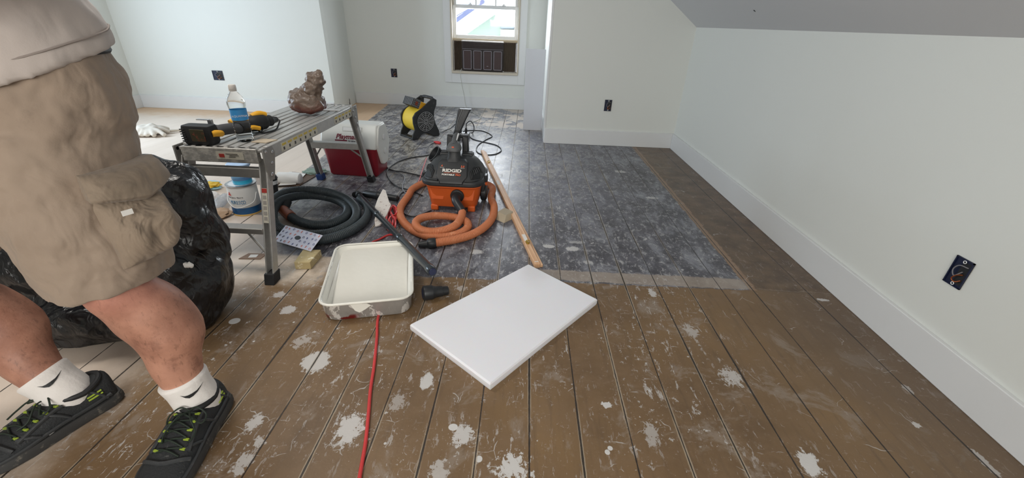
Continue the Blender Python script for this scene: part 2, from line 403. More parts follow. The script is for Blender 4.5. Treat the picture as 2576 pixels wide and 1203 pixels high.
# near right partition (gable piece) and its return
slab('wall_partition', [(XRET, YP, 0), (XR, YP, 0), (XR, YP, ZK), (XRET, YP, ZK+(XR-XRET)*SL)], (0, .1, 0), M['wall'])
slab('wall_return_right', [(XRET, YP+.1, 0), (XRET, YB, 0), (XRET, YB, ZC), (XRET, YP+.1, ZC)], (.06, 0, 0), M['wall'])
# far wall with the window opening
WX0, WX1, WZ0, WZ1 = -1.068, -.122, .475, 1.75
def wall_open(name, axis, a0, a1, z1, c, o0, o1, oz0, oz1, th, mat):
    mb = MB()
    def bx(p0, p1, q0, q1):
        if p1-p0 < 1e-4 or q1-q0 < 1e-4: return
        if axis == 'x': mb.box(((p0+p1)/2, c+th/2, (q0+q1)/2), (p1-p0, abs(th), q1-q0))
        else: mb.box((c+th/2, (p0+p1)/2, (q0+q1)/2), (abs(th), p1-p0, q1-q0))
    bx(a0, o0, 0, z1); bx(o1, a1, 0, z1); bx(o0, o1, 0, oz0); bx(o0, o1, oz1, z1)
    return struct(name, mb, mat)
wall_open('wall_back', 'x', -2.52, XRET+.05, ZC, YB, WX0, WX1, WZ0, WZ1, .12, M['wall'])
slab('wall_return_left', [(-2.431, YLF, 0), (-2.516, YB, 0), (-2.516, YB, ZC), (-2.431, YLF, ZC)], (-.08, .02, 0), M['wall'])
slab('wall_left_back', [(XL, YLF, 0), (-2.431, YLF, 0), (-2.431, YLF, ZC), (XL, YLF, ZC)], (0, .1, 0), M['wall'])
wall_open('wall_left', 'y', YR, YLF+.1, ZC, XL, 2.9, 4.0, .62, 1.8, -.12, M['wall'])
wall_open('wall_front', 'x', XL, XR+.1, ZC, YR, -1.9, .7, .95, 2.1, -.12, M['wall'])
# frames of the two windows out of view
for nm, ax, c, a0, a1, z0, z1 in (('window_2', 'y', XL-.05, 2.9, 4.0, .62, 1.8), ('window_3', 'x', YR-.05, -1.9, .7, .95, 2.1)):
    mb = MB()
    def bar(p0, p1, q0, q1, t=.05):
        if ax == 'y': mb.box((c, (p0+p1)/2, (q0+q1)/2), (t, p1-p0, q1-q0))
        else: mb.box(((p0+p1)/2, c, (q0+q1)/2), (p1-p0, t, q1-q0))
    bar(a0, a0+.05, z0, z1); bar(a1-.05, a1, z0, z1); bar(a0, a1, z0, z0+.05); bar(a0, a1, z1-.05, z1)
    bar(a0, a1, (z0+z1)/2-.02, (z0+z1)/2+.02)
    if ax == 'x': bar((a0+a1)/2-.03, (a0+a1)/2+.03, z0, z1)
    struct(nm, mb, M['trim'])
# baseboards
BH = .157
mb = MB(); mb.box((XR-.009, (YR+YP)/2, BH/2), (.018, YP-YR, BH)); struct('baseboard_right', mb, M['trim'], bevel=.003)
mb = MB(); mb.box(((XRET+XR-.018)/2-.005, YP-.009, BH/2), (XR-.018-XRET+.01, .018, BH)); struct('baseboard_partition', mb, M['trim'], bevel=.003)
mb = MB(); mb.box((XRET-.009, (YP+YB)/2-.009, BH/2), (.018, YB-YP-.018, BH)); struct('baseboard_return', mb, M['trim'], bevel=.003)
mb = MB(); mb.box((-1.15, YB-.009, BH/2), (2.70, .018, BH)); struct('baseboard_back', mb, M['trim'], bevel=.003)
mb = MB(); mb.box(((XL-2.431)/2, YLF-.009, BH/2), (-2.431-XL, .018, BH)); struct('baseboard_left_back', mb, M['trim'], bevel=.003)
mb = MB(); mb.box((XL+.009, (YR+YLF)/2-.009, BH/2), (.018, YLF-YR-.018, BH)); struct('baseboard_left', mb, M['trim'], bevel=.003)
# corner board closing the return beside the white panel
mb = MB(); mb.box((XRET-.012, YP+.035, ZC/2+BH/2), (.024, .07, ZC-BH)); struct('trim_1', mb, M['trim'], bevel=.003)
# ---- far window
cw = MB()
cw.box((WX0-.048, YB-.011, (WZ0-.13+ZC-.1)/2), (.096, .022, ZC-.1-WZ0+.13)); cw.box((WX1+.048, YB-.011, (WZ0-.13+ZC-.1)/2), (.096, .022, ZC-.1-WZ0+.13))
cw.box(((WX0+WX1)/2, YB-.011, WZ0-.065), (WX1-WX0, .022, .13)); cw.box(((WX0+WX1)/2, YB-.011, WZ1+.05), (WX1-WX0, .022, .1))
win = struct('window_1', cw, M['trim'], bevel=.002)
M['jamb'] = simple('jamb_paint', (196, 186, 170), .5, var=.08, dirt=(150, 128, 100), da=.62, ds=40)
mb = MB()
mb.box((WX0+.012, YB+.04, (WZ0+WZ1)/2), (.024, .14, WZ1-WZ0)); mb.box((WX1-.012, YB+.04, (WZ0+WZ1)/2), (.024, .14, WZ1-WZ0)); mb.box(((WX0+WX1)/2, YB+.04, WZ1-.012), (WX1-WX0, .14, .024))
mb.box((WX0+.034, YB+.06, (WZ0+WZ1)/2), (.012, .02, WZ1-WZ0)); mb.box((WX1-.034, YB+.06, (WZ0+WZ1)/2), (.012, .02, WZ1-WZ0))
struct('jamb', mb, M['jamb'], win, bevel=.002)
mb = MB(); mb.box(((WX0+WX1)/2, YB+.02, WZ0+.014), (WX1-WX0-.01, .13, .034)); struct('window_sill', mb, M['jamb'], win, bevel=.004)
def sash(name, z0, z1, yb, mun, sw=.042, rb=.05, rt=.034):
    mb = MB(); a, b = WX0+.03, WX1-.03
    mb.box((a+sw/2, yb, (z0+z1)/2), (sw, .03, z1-z0)); mb.box((b-sw/2, yb, (z0+z1)/2), (sw, .03, z1-z0))
    mb.box(((a+b)/2, yb, z0+rb/2), (b-a-2*sw, .03, rb)); mb.box(((a+b)/2, yb, z1-rt/2), (b-a-2*sw, .03, rt))
    for k in range(mun): mb.box((a+sw+(b-a-2*sw)*(k+1)/(mun+1), yb, (z0+z1)/2), (.018, .02, z1-z0-.02))
    s_ = struct(name, mb, M['trim'], win, bevel=.002)
    g = MB(); g.box(((a+b)/2, yb+.004, (z0+z1)/2), (b-a-2*sw, .004, z1-z0-rb-rt+.01)); 
    ob = struct('pane', g, M['glass'], s_); return s_
n_ = NT('window_glass'); gl = n_.n.new('ShaderNodeBsdfTransparent'); gs = n_.n.new('ShaderNodeBsdfGlossy'); gs.inputs['Roughness'].default_value = .03
mx = n_.n.new('ShaderNodeMixShader'); mx.inputs[0].default_value = .06
n_.t.links.new(gl.outputs[0], mx.inputs[1]); n_.t.links.new(gs.outputs[0], mx.inputs[2]); n_.t.links.new(mx.outputs[0], n_.n['Material Output'].inputs[0])
M['glass'] = n_.m
lower = sash('lower_sash', .918, 1.325, YB+.045, 0)
sash('upper_sash', 1.285, 1.73, YB+.08, 2)
mb = MB()
for x in (-.80, -.35): mb.box((x, YB+.055, 1.335), (.05, .03, .014)); mb.box((x, YB+.05, 1.347), (.02, .015, .02))
struct('sash_lock', mb, M['trim'], lower, bevel=.003)
# ================================================================ PERSON (only seen from the chest down)
def lerp_tab(tab, z):
    if z <= tab[0][0]: return tab[0][1:]
    for a, b in zip(tab, tab[1:]):
        if z <= b[0]:
            t = (z-a[0])/(b[0]-a[0]); t = t*t*(3-2*t)*.5+t*.5
            return tuple(p+(q-p)*t for p, q in zip(a[1:], b[1:]))
    return tab[-1][1:]
def limb(mb, pts, radii, n=20, p=2.0):
    mb.tube(spline(pts, .03), [radii_at(pts, radii, k) for k in arc(spline(pts, .03))], n)
def arc(P):
    L = [0]
    for a, b in zip(P, P[1:]): L.append(L[-1]+(b-a).length)
    return [l/L[-1] for l in L]
def radii_at(pts, radii, t):
    P = [Vector(p) for p in pts]; A = arc(P)
    for i in range(len(A)-1):
        if t <= A[i+1]+1e-9:
            k = (t-A[i])/(A[i+1]-A[i]); k = k*k*(3-2*k)
            return radii[i]+(radii[i+1]-radii[i])*k
    return radii[-1]
def sculpt(name, mb, mat, parent, vox=.009, smooth=6, disp=None):
    o = obj(name, mb, mat, parent, smooth=True, sharp=0)
    q = o.modifiers.new('remesh', 'REMESH'); q.mode = 'VOXEL'; q.voxel_size = vox; q.use_smooth_shade = True
    q = o.modifiers.new('smooth', 'SMOOTH'); q.iterations = smooth; q.factor = .6
    if disp:
        for i, (ty, sc, st) in enumerate(disp):
            t = bpy.data.textures.new(name+'_tex%d' % i, ty); t.noise_scale = sc
            if ty == 'STUCCI' or ty == 'CLOUDS': pass
            q = o.modifiers.new('displace', 'DISPLACE'); q.texture = t; q.strength = st; q.mid_level = .5; q.texture_coords = 'LOCAL'
    return o
n = NT('skin')
sk = n.mix(n.step(n.noise(scale=7, detail=5, rough=.6), .35, .7), srgb(184, 134, 112), srgb(146, 100, 82))
sk = n.mix(n.step(n.noise(scale=13, detail=6, rough=.7), .50, .68, 0, .6), sk, srgb(118, 78, 64))
sk = n.mix(n.step(n.noise(n.vm('MULTIPLY', n.P, (1, 1, .3)), 110, 4, .7), .56, .64, 0, .35), sk, srgb(96, 66, 54))
sk = n.mix(n.step(n.sep(n.P)[2], .40, .52, 0, .4), sk, srgb(206, 138, 124))
n.bump(n.noise(scale=90, detail=4), .3, .003)
M['skin'] = n.out(sk, .52)
def cloth(name, c, c2, wr, st=.5, wd=.012, zig=300):
    n = NT(name)
    col = n.mix(n.noise(scale=9, detail=5, rough=.6), srgb(*c), srgb(*c2))
    col = n.mix(n.step(n.noise(scale=6, detail=6, rough=.75), .62, .74, 0, .35), col, tuple(x*.5 for x in srgb(*c)))
    d = n.vm('SCALE', n.noise(scale=4, detail=2, col=True), sc=.25)
    h = n.noise(n.vm('MULTIPLY', n.vm('ADD', n.P, d), (1, 1, .5)), wr, 3, .5)
    h = n.math('ADD', h, n.math('MULTIPLY', n.noise(scale=zig, detail=2), .014))
    n.bump(h, st, wd)
    return n.out(col, .85, Sheen_Weight=.15)
M['khaki'] = cloth('khaki_cotton', (134, 117, 102), (156, 139, 123), 9, .7, .03)
M['khakip'] = cloth('khaki_pocket', (126, 110, 94), (146, 130, 113), 15, .9, .035)
M['khakid'] = cloth('khaki_flap', (122, 107, 92), (140, 125, 108), 12, .8, .025)
M['shirt'] = cloth('shirt_cotton', (176, 166, 160), (192, 182, 176), 7, .5, .02)
n = NT('white_sock')
rib = n.math('SINE', n.math('MULTIPLY', n.math('ARCTAN2', n.sep(n.P)[1], n.sep(n.P)[0]), 60))
n.bump(n.math('ADD', n.noise(scale=90), n.math('MULTIPLY', rib, .1)), .35, .004)
M['sock'] = n.out(n.mix(n.noise(scale=12), srgb(236, 232, 228), srgb(214, 208, 204)), .9)
M['shoe'] = simple('shoe_mesh_fabric', (38, 40, 42), .75, var=.3, vs_=20, bump=.5, bs=220, dirt=(92, 92, 90), da=.6, ds=22)
M['shoeo'] = simple('shoe_overlay', (52, 54, 56), .6, var=.2, vs_=20, dirt=(100, 98, 94), da=.6, ds=26, bump=.3, bs=90)
M['sole'] = simple('shoe_sole', (58, 58, 58), .7, var=.2, dirt=(110, 106, 98), da=.55, ds=30)
M['lime'] = simple('lime_trim', (160, 182, 62), .5, dirt=(110, 120, 60), da=.62, ds=50)
M['lace'] = simple('shoe_lace', (28, 40, 30), .7)
per = thing('person', 'person in grey shirt and khaki cargo shorts standing beside the black rubbish bag', 'person', (-1.16, .92, 0))
PO = per.location
# body : legs, trunk, arms and head as one surface
LA, LK, LHp = Vector((-.972, .890, .085)), Vector((-1.072, .90, .50)), Vector((-1.12, .98, .88))
RA, RK, RHp = Vector((-1.375, .885, .085)), Vector((-1.64, .90, .46)), Vector((-1.36, .98, .88))
def leg(mb, A, K, H, side):
    d = (K-A); back = Vector((.25*1, .97, 0))*.022
    pts = [A+Vector((0,-.0,-.035)), A, A+d*.16, A+d*.34+back*.5, A+d*.56+back*1.5+Vector((.01,0,0)), A+d*.74+back*1.2, A+d*.9+back*.2, K-back*.3, K+(H-K)*.12, K+(H-K)*.35, K+(H-K)*.7, H]
    mb.tube(spline(pts, .02), [radii_at(pts, [.05,.053,.054,.066,.088,.090,.077,.074,.080,.09,.10,.112], k) for k in arc(spline(pts, .02))], 22)
bm = MB()
leg(bm, LA, LK, LHp, 1); leg(bm, RA, RK, RHp, -1)
TC = lambda z: lerp_tab([(.84,-1.22,.97),(1.0,-1.225,.985),(1.2,-1.225,.96),(1.4,-1.19,.90),(1.52,-1.2,.87)], z)
tr = []
for z, rx, ry in ((.84,.15,.11),(.9,.20,.13),(1.0,.205,.135),(1.1,.20,.135),(1.2,.205,.13),(1.32,.215,.13),(1.42,.20,.11),(1.47,.12,.08),(1.52,.062,.06),(1.60,.06,.062)):
    c = TC(z); tr.append(ell(c[0], c[1], z, rx, ry, 28))
bm.loft(tr)
hc = Vector((-1.21, .84, 1.71))   # head, bent a little down
hd = []
for k in range(13):
    a = -PI/2+PI*k/12; z = math.sin(a)*.125; r = math.cos(a)
    hd.append(ell(hc.x-.0, hc.y-.01*(z < 0), hc.z+z, .076*r*(1 if z > -.02 else .86)+.002, .094*r*(1 if z > -.02 else .9)+.002, 20))
bm.loft(hd)
bm.tube([hc+Vector((-.02,-.09,.02)), hc+Vector((-.026,-.112,-.02)), hc+Vector((-.026,-.10,-.035))], [.009,.014,.012], 8)   # nose
for s_ in (-1, 1):
    bm.loft([ell(hc.x+s_*.078, hc.y+.008, hc.z-.03, .004, .008, 10), ell(hc.x+s_*.084, hc.y+.01, hc.z, .007, .017, 10), ell(hc.x+s_*.084, hc.y+.014, hc.z+.03, .005, .013, 10)])
def hand(mb, W, d, side):
    d = d.normalized(); x = d.cross(Vector((0,1,0))).normalized(); y = d.cross(x)
    mb.tube([W, W+d*.045, W+d*.09], [.03, .038, .036], 12)
    for i, (o, l) in enumerate(((-.028,.07),(-.010,.08),(.010,.076),(.027,.06))):
        b = W+d*.085+x*o
        mb.tube([b, b+d*l*.45+y*.006, b+d*l*.75+y*.018, b+d*l*.9+y*.036], [.0105,.010,.009,.0075], 8)
    b = W+d*.03+x*side*.03
    mb.tube([b, b+x*side*.025+d*.025+y*.01, b+x*side*.03+d*.055+y*.02], [.013,.011,.009], 8)
arms = {}
for s_, S, E_, W_ in ((1, (-.985,.90,1.40), (-.93,.74,1.20), (-1.10,.52,1.24)), (-1, (-1.39,.90,1.40), (-1.50,.74,1.20), (-1.36,.52,1.24))):
    S, E_, W_ = Vector(S), Vector(E_), Vector(W_)
    P_ = [S, S+(E_-S)*.5, E_, E_+(W_-E_)*.5, W_]
    bm.tube(spline(P_, .02), [radii_at(P_, [.058,.052,.043,.038,.028], k) for k in arc(spline(P_, .02))], 16)
    hand(bm, W_, (W_-E_)+Vector((0,0,-.02)), -s_); arms[s_] = (S, E_)
body = sculpt('body', bm.off(PO), M['skin'], per, .008, 4)
# face details and hair
mb = MB()
for s_ in (-1, 1):
    mb.lathe([(0,-.010),(.007,-.007),(.010,0),(.007,.007),(0,.010)], 12, Matrix.Translation(hc+Vector((s_*.03-.02, -.084, .012))))
    obj('eye', mb.off(PO), M['white'], per, smooth=True); mb = MB()
mb = MB(); hr = []
for k in range(8):
    a = -.15+(PI/2+.15)*k/7; r = math.cos(a); hr.append(ell(hc.x, hc.y+.012, hc.z+.02+math.sin(a)*.115, .084*r+.001, .100*r+.001, 20))
mb.loft(hr); obj('hair', mb.off(PO), simple('hair', (70, 60, 52), .8, bump=.6, bs=90), per, smooth=True)
mb = MB(); mb.tube([hc+Vector((-.05,-.088,-.062)), hc+Vector((-.02,-.099,-.064)), hc+Vector((.012,-.09,-.062))], .0045, 8)
obj('mouth', mb.off(PO), simple('lips', (150, 85, 78), .5), per, smooth=True)
# shorts
LTAB = [(.455,-1.098,.92,.126,.132),(.56,-1.10,.93,.138,.143),(.66,-1.115,.94,.150,.155),(.76,-1.138,.955,.150,.165),(.88,-1.15,.975,.16,.172)]
def ring_leg(z, n=36, tilt=.0):
    cx, cy, rx, ry = lerp_tab(LTAB, z); return ell(cx, cy, z, rx, ry, n, 2.15)
sm = MB()
rg = []
for k in range(14):
    z = .502+(.90-.502)*k/13; cx, cy, rx, ry = lerp_tab(LTAB, z)
    # hem lifts towards the outer side, as the leg stands back from the camera
    lift = .012*(1-k/13)**1.6
    rg.append([(x, y, z+lift*((x-cx)/rx)*.35) for x, y, z in ell(cx, cy, z, rx, ry, 36, 2.15)])
sm.loft(rg)
P_ = [RK+Vector((.02,.0,.015)), RK+(RHp-RK)*.35, RK+(RHp-RK)*.7, RHp+Vector((.02,0,.02))]
sm.tube(spline(P_, .03), [radii_at(P_, [.11,.125,.15,.17], k) for k in arc(spline(P_, .03))], 28)
sm.loft([ell(-1.222, .985, z, rx, ry, 36, 2.3) for z, rx, ry in ((.80,.12,.10),(.84,.21,.16),(.90,.25,.175),(.97,.255,.17),(1.03,.25,.162),(1.09,.245,.155))])
sh = sculpt('shorts', sm.off(PO), M['khaki'], per, .0065, 5, [('CLOUDS', .11, .026), ('CLOUDS', .045, .010)])
def on_leg(az, z, out):
    cx, cy, rx, ry = lerp_tab(LTAB, z)
    lift = .075*max(0, 1-(z-.455)/.445)**1.6
    c, s_ = math.cos(az), math.sin(az)
    return Vector((cx+(rx+out)*c, cy+(ry+out)*s_, z))
def patch(name, mat, azc, halfw, z0, z1, bulge, sub, edge=.006, flare=0, na=22, nz=20, skew=0, bottom=None, base=.007, wr=0):
    mb = MB(); vo = []; 
    def P__(i, j, k):
        a = i/na*2-1; b = j/nz
        z = z0+(z1-z0)*b+skew*a
        if bottom: z = z+(1-b)*bottom(a)
        az = azc+halfw*a
        e = min(1, (1-abs(a))*5)*min(1, b*5)*min(1, (1-b)*5) if bulge else 0
        f = (1-a*a)*math.sin(PI*min(1, max(0, b)))**.6
        w_ = wr*mnoise.noise(Vector((a*2.2, b*2.6, sub)))*f
        return on_leg(az, z, (base+edge*min(1, e*1.5)+bulge*f+w_+flare*(1-b)) if k else -.012)
    g = [[len(vo) for _ in range(0)] for __ in range(0)]
    idx = {}
    for k in (0, 1):
        for j in range(nz+1):
            for i in range(na+1):
                idx[(i,j,k)] = len(vo); vo.append(P__(i, j, k))
    fs = []
    for k in (0, 1):
        for j in range(nz):
            for i in range(na): fs.append((idx[i,j,k], idx[i+1,j,k], idx[i+1,j+1,k], idx[i,j+1,k]))
    for j in range(nz):
        fs.append((idx[0,j,0], idx[0,j+1,0], idx[0,j+1,1], idx[0,j,1])); fs.append((idx[na,j,0], idx[na,j,1], idx[na,j+1,1], idx[na,j+1,0]))
    for i in range(na):
        fs.append((idx[i,0,0], idx[i,0,1], idx[i+1,0,1], idx[i+1,0,0])); fs.append((idx[i,nz,0], idx[i+1,nz,0], idx[i+1,nz,1], idx[i,nz,1]))
    mb.add(vo, fs)
    return obj(name, mb.off(PO), mat, per if name != 'pocket_label' else sh, smooth=True, sharp=.75)
pk = patch('cargo_pocket', M['khakip'], -.02, .52, .575, .755, .062, 3.1, wr=.03, base=.008)
patch('pocket_flap', M['khakid'], -.06, .50, .758, .812, .016, 7.7, base=.030, edge=.012, flare=.028, bottom=lambda a: -.026*(1-abs(a)*1.0), wr=.01)
# small white tag showing under the flap
mb = MB(); c = on_leg(-.34, .722, .066); t1 = Vector((.42, .9, .0)).normalized()
nn = (on_leg(-.34, .718, .2)-c).normalized()
for k in range(1):
    q = [c+t1*a+Vector((0,0,1))*b for a, b in ((-.011,-.005),(.011,-.005),(.011,.008),(-.011,.008))]
    mb.add(q+[p+nn*.0012 for p in q], [(3,2,1,0),(4,5,6,7),(0,1,5,4),(1,2,6,5),(2,3,7,6),(3,0,4,7)])
obj('pocket_tag', mb.off(PO), M['paper'], per)
# side seam, belt
mb = MB()
mb.tube([on_leg(-.42-.02*k, .815+.085*k/11, .008) for k in range(12)], .0035, 6)
mb = MB(); mb.loft([ell(-1.222, .985, z, rx, ry, 40, 2.3) for z, rx, ry in ((1.055,.246,.158),(1.06,.249,.161),(1.082,.246,.156),(1.087,.242,.152))])
obj('belt', mb.off(PO), M['blackm'], per, smooth=True)
# shirt with a hem that rides up towards the back
tm = MB()
def sring(z, rx, ry, amt):
    c = TC(max(z, 1.0)); o = []
    for j in range(44):
        a = 2*PI*j/44; x, y = math.cos(a), math.sin(a)
        f = 1+.012*math.sin(a*5+1)+.010*math.sin(a*9)
        lift = amt*(.5+.5*math.sin(a-.05))*.10 + amt*.5*max(0, math.cos(a))**2*.06
        o.append((c[0]+.0+rx*f*x, c[1]+ry*f*y, z+lift))
    return o
tm.loft([sring(.975,.262,.203,1),sring(.985,.266,.208,1),sring(1.02,.264,.205,.95),sring(1.08,.256,.196,.7),sring(1.16,.242,.18,.4),sring(1.26,.245,.172,.1),sring(1.36,.245,.16,0),sring(1.43,.215,.13,0),sring(1.475,.13,.09,0),sring(1.50,.085,.07,0)])
for s_ in (-1, 1):
    S, E_ = arms[s_]; P_ = [S+Vector((-s_*.06,0,.01)), S, S+(E_-S)*.45, S+(E_-S)*.8]
    tm.tube(spline(P_, .02), [radii_at(P_, [.075,.082,.078,.082], k) for k in arc(spline(P_, .02))], 20)
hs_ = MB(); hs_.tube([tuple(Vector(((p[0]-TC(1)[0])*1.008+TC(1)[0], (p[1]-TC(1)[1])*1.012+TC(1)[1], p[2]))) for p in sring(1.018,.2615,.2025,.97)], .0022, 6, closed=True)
obj('hem_seam', hs_.off(PO), simple('seam_stitching', (148, 138, 132), .9), per, smooth=True)  # hem stitching, slightly darker than the shirt
sculpt('t_shirt', tm.off(PO), M['shirt'], per, .009, 4, [('CLOUDS', .14, .022), ('CLOUDS', .05, .006)])
# socks
def sock(A, K, nm):
    d = (K-A).normalized(); mb = MB()
    pts = [A+Vector((0,0,-.05)), A, A+d*.045, A+d*.085, A+d*.09]
    mb.tube(spline(pts, .008), [radii_at(pts, [.058,.061,.060,.064,.060], k) for k in arc(spline(pts, .008))], 28)
    mb.tube([A+Vector((0,.02,-.03)), A+Vector((0,-.05,-.045)), A+Vector((0,-.11,-.055))], [.042,.042,.034], 16)
    o = obj('sock', mb.off(PO), M['sock'], per, smooth=True, sharp=0)
    # curved tick on the side that faces the room
    sw = MB(); view = (Vector((0,0,HC))-A); view = (view-d*view.dot(d)).normalized(); side = d.cross(view).normalized()
    top, bot = [], []
    R0 = .0625
    def pt(u, v): 
        ang = u/R0; return A+d*(v+.052)+R0*(math.cos(ang)*view+math.sin(ang)*side)
    prof = [(-.030,.014,.014),(-.022,.006,.0),(-.014,.004,-.007),(-.004,.0035,-.006),(.01,.004,-.001),(.024,.0085,.0065),(.034,.0125,.012)]
    vs_ = []; 
    for u_, a, b in prof: vs_ += [pt(u_, a), pt(u_, b)]
    inn = [A+(p-A)*.995 for p in vs_]
    k = len(prof); fs = [(2*i, 2*i+1, 2*i+3, 2*i+2) for i in range(k-1)]
    sw.add(vs_, fs); obj('sock_mark', sw.off(PO), M['blackm'], o)
    return o
sock(LA, LK, 0); sock(RA, RK, 1)
# shoes : local frame, toe towards -y
def shoe(at_, rz, flip):
    Mx = Matrix.Translation(at_) @ Matrix.Rotation(rz, 4, 'Z') @ Matrix.Diagonal((flip*1.16, 1.14, 1.08, 1))
    # y, half width, top height, x offset
    st = [(.076,.020,.085,.0),(.070,.034,.104,0),(.05,.041,.104,0),(.02,.043,.092,0),(-.01,.044,.085,0),(-.05,.046,.092,-.002),(-.09,.050,.080,-.003),(-.13,.054,.062,-.004),(-.17,.054,.052,-.003),(-.20,.048,.046,0),(-.225,.036,.038,.004),(-.238,.018,.030,.007)]
    up = []
    for y, hw, h, ox in st:
        r = []
        for j in range(24):
            a = PI*j/23
            x = math.cos(a); z = math.sin(a)
            r.append((ox+hw*1.0*(abs(x)**.8)*(1 if x > 0 else -1), y, .022+(h-.022)*z**.75))
        up.append(r)
    mb = MB(); mb.loft(up, M=Mx)
    # collar opening hidden by the sock: padded ring
    so = obj('shoe', mb.off(PO), M['shoe'], per, smooth=True, sharp=0)
    so.modifiers.new('sub', 'SUBSURF').render_levels = 1
    mb = MB(); col = []
    for j in range(24):
        a = 2*PI*j/24; y = .010+.048*math.sin(a); col.append((.037*math.cos(a), y, .088+.012*abs(math.sin(a))*(1 if math.sin(a) > 0 else .4)))
    mb.tube([Mx @ Vector(p) for p in col], .0085, 10, closed=True); obj('collar', mb.off(PO), M['blackm'], so, smooth=True)
    mb = MB(); outl = [(ox+s_*(hw+.006), y) for s_ in (1,) for y, hw, h, ox in st]
    outl = [(ox+(hw+.006), y-(.006 if i == len(st)-1 else -.006 if i == 0 else 0)) for i, (y, hw, h, ox) in enumerate(st)] + [(ox-(hw+.006), y-(.006 if i == len(st)-1 else -.006 if i == 0 else 0)) for i, (y, hw, h, ox) in list(enumerate(st))[::-1]]
    def lvl(z, g): return [(x*g, y*g-.0, z+ (.018 if y < -.215 and z < .02 else 0)) for x, y in outl]
    mb.loft([lvl(.002, .95), lvl(.008, 1.0), lvl(.024, 1.0), lvl(.032, .97)], M=Mx)
    sl = obj('sole', mb.off(PO), M['sole'], so, smooth=True, sharp=.5)
    # overlays and lime strips
    mb = MB()
    def side(s_, y, t):   # point on the upper at height t
        for a, b in zip(st, st[1:]):
            if b[0] <= y <= a[0]:
                k = (a[0]-y)/(a[0]-b[0]); hw = a[1]+(b[1]-a[1])*k; h = a[2]+(b[2]-a[2])*k; ox = a[3]+(b[3]-a[3])*k; break
        ang = t; x = abs(math.cos(ang))**.8
        return Mx @ Vector((ox+s_*(hw*x+.0015), y, .022+(h-.022)*math.sin(ang)**.75+.0015))
    for s_ in (1, -1):
        for y0, y1 in ((.045, .015), (-.03, -.07), (-.09,-.13)):
            mb.tube([side(s_, y0+(y1-y0)*k/6, .12+.9*k/6) for k in range(7)], .0042, 6)
        mb.tube([side(s_, .055-.02*k, .18) for k in range(14)], .0055, 6)
        mb.tube([side(s_, -.035-.012*k, .95-.02*k) for k in range(9)], .0055, 6)
    mb.tube([side(1, -.145-.003*k, .5+.2*k) for k in range(6)]+[side(-1, -.16+.003*k, 1.5-.2*k) for k in range(6)], .006, 6)
    obj('overlay', mb.off(PO), M['shoeo'], so, smooth=True)
    for s_ in (1, -1):
        for dz in (0, .14):
            mb = MB(); mb.tube([side(s_, .042-.008*k, .42+dz+.012*k) for k in range(5)], .0028, 6); obj('lime_strip', mb.off(PO), M['lime'], so, smooth=True)
    for k in range(5):
        for s_ in (1, -1):
            mb = MB(); mb.box((0,0,0), (.014,.006,.004), M=Matrix.Translation(side(s_, -.045-.021*k, 1.12))); obj('lace_loop', mb.off(PO), M['lime'], so)
    mb = MB()
    for k in range(5):
        y = -.042-.021*k
        A_, B_ = side(1, y, 1.15), side(-1, y-.008, 1.15); mid = (A_+B_)/2+Vector((0,0,.006)); mb.tube(spline([A_, mid, B_], .01), .0028, 6)
        A_, B_ = side(-1, y, 1.15), side(1, y-.020, 1.15); mid = (A_+B_)/2+Vector((0,0,.009)); mb.tube(spline([A_, mid, B_], .01), .0026, 6)
    T_ = side(1, -.045, 1.45)+Vector((0,0,.008))
    rt = (Mx.to_3x3() @ Vector((1,0,0))).normalized(); fw = (Mx.to_3x3() @ Vector((0,-1,0))).normalized()
    for s_ in (1, -1):
        mb.tube(spline([T_, T_+rt*s_*.022+Vector((0,0,.014)), T_+rt*s_*.05+fw*.012+Vector((0,0,-.004)), T_+rt*s_*.045+fw*.035+Vector((0,0,-.014)), T_+rt*s_*.015+fw*.02], .006), .0024, 6)
        mb.tube(spline([T_, T_+rt*s_*.018+fw*.03+Vector((0,0,.006)), T_+rt*s_*.04+fw*.06+Vector((0,0,-.018)), T_+rt*s_*.036+fw*.085+Vector((0,0,-.028))], .006), .0024, 6)
    obj('lace', mb.off(PO), M['lace'], so, smooth=True)
    return so
shoe(Vector((-.957, .875, 0)), .14, 1)
shoe(Vector((-1.355, .885, 0)), -.46, -1)
# ================================================================ BLACK RUBBISH BAG
n = NT('bin_bag_plastic')
d = n.vm('SCALE', n.noise(scale=5, detail=3, col=True), sc=.16)
cr = n.noise(n.vm('MULTIPLY', n.vm('ADD', n.P, d), (1, 1, .55)), 5, 4, .5, .5)
r1 = n.math('ABSOLUTE', n.math('SUBTRACT', cr, .5))
c2 = n.math('ABSOLUTE', n.math('SUBTRACT', n.noise(n.vm('MULTIPLY', n.vm('ADD', n.P, d), (.7, .7, 2.2)), 9, 3, .5, .6), .5))
vq = n.vm('MULTIPLY', n.vm('ADD', n.P, d), (1, 1, .6))
n.bump(n.math('ADD', n.vor(vq, 8), n.math('ADD', n.math('MULTIPLY', n.vor(vq, 21), .4), n.math('ADD', n.math('MULTIPLY', r1, .6), n.math('MULTIPLY', n.noise(n.vm('MULTIPLY', vq, (1, 1, .35)), 26, 3, .5, .5), .5)))), .7, .04)
M['bag'] = n.out(n.mix(n.noise(scale=3), srgb(16, 17, 20), srgb(24, 25, 29)), .3)
